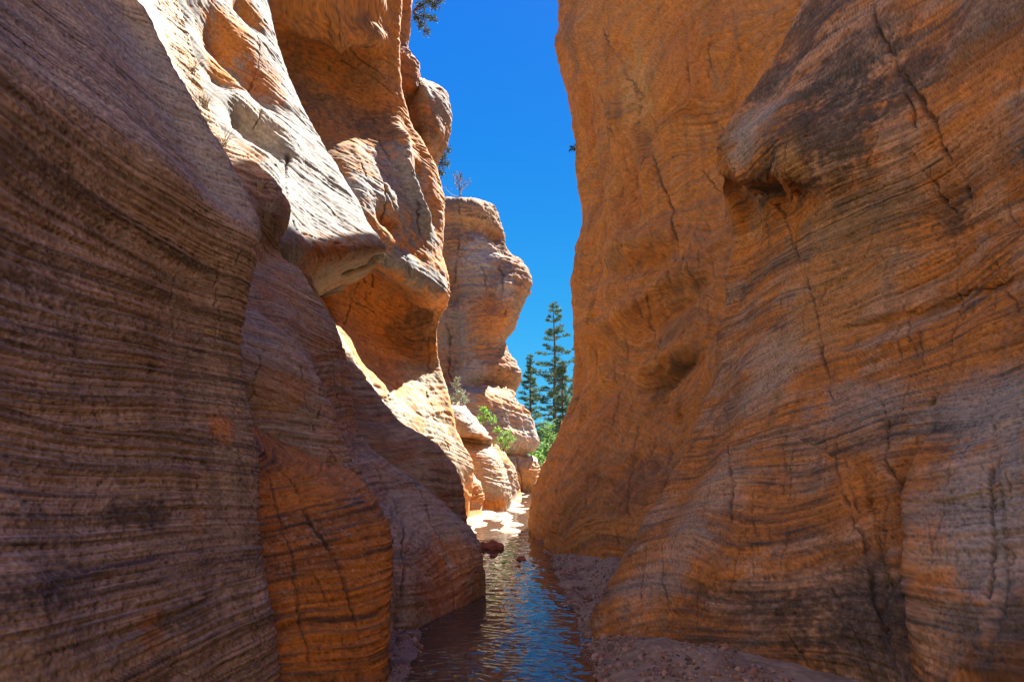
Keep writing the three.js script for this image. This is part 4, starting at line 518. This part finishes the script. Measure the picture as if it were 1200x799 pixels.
function pine(px, topY, Z, base, spread, sparse, label) {
  const top = at(px, topY, Z), H = top.y, g = group('pine_tree', V(top.x, 0, top.z), label, 'tree', 'pines beyond the canyon mouth');
  const lean = rr(-0.25, 0.25), tr = limb([V(0, -0.3, 0), V(lean * 0.4, H * 0.35, 0), V(lean, H * 0.7, 0.1), V(0, H, 0)], H * 0.017, 0.03, 7);
  const t = new THREE.Mesh(tr, bark); t.name = 'trunk'; g.add(t);
  const L = new Leaves(), limbs = []; let y = H * base;
  while (y < H * 0.985) {
    const f = (y / H - base) / (1 - base), prof = spread * (Math.pow(1 - f, 0.8) * (0.62 + 0.38 * Math.sin(Math.min(1, f * 5) * Math.PI / 2)) + 0.05), n = 3 + (rnd() * 2 | 0), a0 = rr(0, 6.28);
    for (let k = 0; k < n; k++) {
      if (rnd() < sparse) continue;
      const y1 = y + rr(-0.02, 0.02) * H, a = a0 + k * 6.28 / n + rr(-0.4, 0.4), len = prof * rr(0.4, 1.2), rise = lerp(-0.15, 0.3, f) + rr(-0.1, 0.1), dx = Math.cos(a), dz = Math.sin(a), bx = lean * Math.sin(Math.PI * f * 0.6);
      const pt = s => V(bx + dx * len * s, y1 + len * (rise * s - 0.25 * s * (1 - s)) + 0.06 * len * s * s, dz * len * s);
      limbs.push(limb([V(bx, y1, 0), pt(0.5), pt(1)], 0.035 + len * 0.012, 0.012, 4));
      const tufts = 7 + Math.round(len * 9);
      for (let m = 0; m < tufts; m++) {
        const s = 0.25 + 0.75 * Math.sqrt(rnd()), o = pt(s), w = 0.12 + 0.22 * len * (1 - s * 0.6), cx = o.x + rr(-w, w), cy = o.y + rr(-0.05, 0.12), cz = o.z + rr(-w, w), v = rr(0.6, 1.35);
        for (let q = 0; q < 7; q++) L.add(cx, cy, cz, rr(0.25, 0.5), 0.034, V(rr(-1, 1) + dx * 0.6, rr(-0.3, 0.8), rr(-1, 1) + dz * 0.6).normalize(), [v, v * rr(0.95, 1.1), v]);
      }
    }
    y += H * rr(0.016, 0.03) + 0.08;
  }
  const lm = new THREE.Mesh(mergeGeometries(limbs), bark); lm.name = 'branches'; lm.userData.kind = 'stuff'; g.add(lm);
  L.build('crown', pineMat, g); shade(g);
}
pine(648, 353, 84, 0.32, 3.4, 0.12, 'tallest dark pine standing over the green trees at the canyon mouth');
pine(622, 417, 88, 0.16, 2.1, 0.05, 'short dense dark pine beside the foot of the far cliff');
pine(661, 424, 66, 0.34, 1.35, 0.2, 'slender green pine with a bare lower trunk beside the tallest pine');
pine(677, 405, 92, 0.2, 2.2, 0.1, 'dark pine partly hidden behind the edge of the orange wall');

function leafy(name, base, H, blobs, leaf, count, mat, label, category, grp, wood = bark) {   // blobs: [x, y, z, radius] crown clumps above the base
  const g = group(name, base, label, category, grp), L = new Leaves(), limbs = [], tr = Math.max(0.008, H * 0.02);
  for (const [x, y, z, r] of blobs) {
    limbs.push(limb([V(rr(-tr, tr), -0.05, rr(-tr, tr)), V(x * 0.35 + rr(-0.1, 0.1) * r, y * 0.5, z * 0.35), V(x, y, z)], tr * 0.8, tr * 0.15, 5));
    for (let k = 0; k < 3; k++) { const a = V(rr(-1, 1), rr(-0.2, 1), rr(-1, 1)).normalize().multiplyScalar(r * 0.85); limbs.push(limb([V(x * 0.8, y * 0.85, z * 0.8), V(x + a.x * 0.5, y + a.y * 0.4, z + a.z * 0.5), V(x + a.x, y + a.y, z + a.z)], tr * 0.3, tr * 0.08, 4)); }
    const n = Math.round(count * r * r);
    for (let k = 0; k < n; k++) {
      const d = V(rr(-1, 1), rr(-1, 1), rr(-1, 1)).normalize(), f = Math.pow(rnd(), 0.45) * (0.75 + 0.45 * noise(d.x * 2.2 + x, d.y * 2.2 + y, d.z * 2.2 + z + r));
      const v = rr(0.6, 1.35), w = rr(0.85, 1.15); L.add(x + d.x * r * f, y + d.y * r * f * 0.85, z + d.z * r * f, leaf * rr(0.7, 1.4), leaf * 0.32, null, [v * w, v, v / w]);
    }
  }
  const t = new THREE.Mesh(mergeGeometries(limbs), wood); t.name = category === 'tree' ? 'trunk' : 'stems'; g.add(t);
  L.build(category === 'tree' ? 'crown' : 'foliage', mat, g); return shade(g);
}
const clump = (n, w, y0, y1, r0, r1) => Array.from({ length: n }, () => [rr(-w, w), rr(y0, y1), rr(-w, w) * 0.8, rr(r0, r1)]);
for (const [px, py, Z, w, label] of [[634, 494, 62, 1.5, 'round leafy green tree beside the pale lobes of the far cliff'], [653, 480, 70, 1.9, 'tall leafy green tree below the tallest pine'], [672, 462, 76, 2.0, 'tall leafy green tree against the edge of the orange wall'], [646, 512, 52, 1.1, 'low bright green shrubby tree in front of the slender pine'], [662, 500, 56, 1.2, 'bright green tree around the bare trunk of the slender pine'], [628, 520, 50, 0.9, 'low green tree just right of the pale cliff lobes'], [612, 490, 95, 2.2, 'distant green tree half hidden behind the far cliff'], [640, 486, 100, 2.6, 'distant broad green tree between the two dark pines'], [668, 486, 98, 2.4, 'distant green tree behind the slender pine']]) {
  const top = at(px, py, Z), H = top.y;
  leafy('leafy_tree', V(top.x, 0, top.z), H, [...clump(5, w * 0.7, H * 0.35, H * 0.65, w * 0.5, w * 0.8), ...clump(4, w * 0.45, H * 0.6, H - w * 0.5, w * 0.4, w * 0.6)], 0.2, 330, greenMat, label, 'tree', 'leafy trees at the canyon mouth');
}
// small shrubs rooted on ledges
const shrub = (name, px, py, Z, H, blobs, leaf, count, mat, label, cat = 'shrub', wood = greyWood) => leafy(name, at(px, py, Z), H, blobs, leaf, count, mat, label, cat, undefined, wood);
shrub('sapling', 568, 505, 27, 1.1, [[-0.15, 0.45, 0, 0.28], [0.1, 0.62, 0.1, 0.28], [-0.05, 0.85, 0, 0.22], [0.3, 0.4, 0, 0.24]], 0.09, 1500, freshMat, 'bright green sapling on the ledge above the capped boulder');
shrub('sapling', 590, 528, 29.5, 1.1, [[-0.1, 0.45, 0, 0.3], [0.15, 0.7, 0.1, 0.28], [-0.25, 0.85, 0, 0.22], [0.3, 0.5, 0, 0.24], [0.1, 0.2, 0, 0.25]], 0.09, 1400, freshMat, 'bright green sapling between the rock fins and the far cliff');
shrub('sage_bush', 535, 480, 24.5, 1.0, [[-0.1, 0.35, 0, 0.28], [0.12, 0.6, 0.1, 0.28], [-0.05, 0.9, 0, 0.22], [0.25, 0.35, 0, 0.25], [0, 1.1, 0, 0.16]], 0.07, 2200, sageMat, 'pale grey-green bush in front of the far cliff');
shrub('juniper', 484, 12, 22, 1.6, [[0.25, 0.2, 0, 0.3], [0.55, 0.35, 0, 0.32], [0.8, 0.1, 0.1, 0.25], [0.45, -0.25, 0, 0.28], [0.3, -0.6, 0, 0.25], [0.5, -0.85, 0, 0.22], [0.75, -0.4, 0.1, 0.22], [0.15, -0.3, 0, 0.25], [0.95, 0.45, 0, 0.25]], 0.07, 2300, juniperMat, 'dark juniper hanging over the skyline bulge at the rim');
shrub('juniper', 512, 212, 23.5, 1.2, [[0.15, 0.3, 0, 0.24], [0.3, 0.65, 0, 0.26], [0.22, 0.95, 0, 0.25], [0.38, 1.2, 0, 0.22], [0.1, 0.7, 0, 0.24]], 0.06, 2600, juniperMat, 'small dark juniper below the overhanging knob');
shrub('twig_bush', 679, 176, 17.2, 0.3, [[-0.12, 0.03, 0, 0.07], [-0.2, 0.08, 0, 0.06], [-0.08, 0.12, 0, 0.06], [-0.24, 0, 0, 0.05]], 0.05, 9000, juniperMat, 'tiny leafy twig growing from the skyline edge of the orange wall');
{ // the bare tree on the far cliff
  const p = at(538, 238, 39.5), g = group('dead_tree', p, 'bare dead tree standing on top of the far cliff', 'tree'), main = limb([V(0, -0.2, 0), V(0.05, 0.6, 0), V(-0.02, 1.2, 0), V(0.15, 2.0, 0)], 0.055, 0.015);
  const t = new THREE.Mesh(main, greyWood); t.name = 'trunk'; g.add(t);
  const b = []; for (let k = 0; k < 16; k++) { const y = rr(0.3, 1.7), a = rr(0, 6.28), l = rr(0.3, 0.95) * (1.2 - y * 0.4), dx = Math.cos(a) * l, dz = Math.sin(a) * l; const e = V(dx, y + l * rr(0.4, 0.9), dz); b.push(limb([V(0.03, y, 0), V(dx * 0.5, y + l * 0.2, dz * 0.5), e], 0.024, 0.008, 4)); for (let m = 0; m < 3; m++) { const s = rr(0.4, 0.9); b.push(limb([V(dx * s, lerp(y, e.y, s) - 0.03, dz * s), V(dx * s + rr(-0.12, 0.12), lerp(y, e.y, s) + 0.12, dz * s + rr(-0.1, 0.1)), V(dx * s + rr(-0.25, 0.25), lerp(y, e.y, s) + rr(0.15, 0.35), dz * s + rr(-0.2, 0.2))], 0.012, 0.006, 4)); } }
  const bm = new THREE.Mesh(mergeGeometries(b), greyWood); bm.name = 'branches'; bm.userData.kind = 'stuff'; g.add(bm); shade(g);
}
// dry grass on the shaded ledge
function grass(px, py, n, len, label) {
  const g = group('grass_tuft', ledge.place(px, py), label, 'grass', 'dry grass on the shaded ledge'), b = [];
  for (let k = 0; k < n; k++) { const a = rr(0, 6.28), l = len * rr(0.5, 1.1), o = rr(0.2, 0.8), dx = Math.cos(a) * l * o, dz = Math.sin(a) * l * o; b.push(limb([V(rr(-0.03, 0.03), -0.03, rr(-0.03, 0.03)), V(dx * 0.4, l * 0.5, dz * 0.4), V(dx, l * rr(0.35, 0.8), dz)], 0.004, 0.0016, 3)); }
  const m = new THREE.Mesh(mergeGeometries(b), strawSolid); m.name = 'blades'; g.add(m); shade(g);
}
const strawSolid = new THREE.MeshStandardMaterial({ color: new THREE.Color(0.36, 0.28, 0.18), roughness: 0.9 });
for (const [px, py, n, len, label] of [[312, 262, 60, 0.45, 'largest tuft of dry grass on the dark ledge below the grey tongue'], [322, 280, 40, 0.35, 'tuft of dry grass at the lip of the dark ledge'], [305, 225, 34, 0.35, 'tuft of dry grass upslope of the largest tuft'], [262, 172, 26, 0.4, 'sparse dry grass tuft midway up the dark ledge'], [240, 125, 24, 0.4, 'bleached grass stems high on the dark ledge'], [226, 85, 20, 0.35, 'topmost bleached grass stems beside the bright rock edge']]) grass(px, py, n, len, label);

renderer.render(scene, camera);
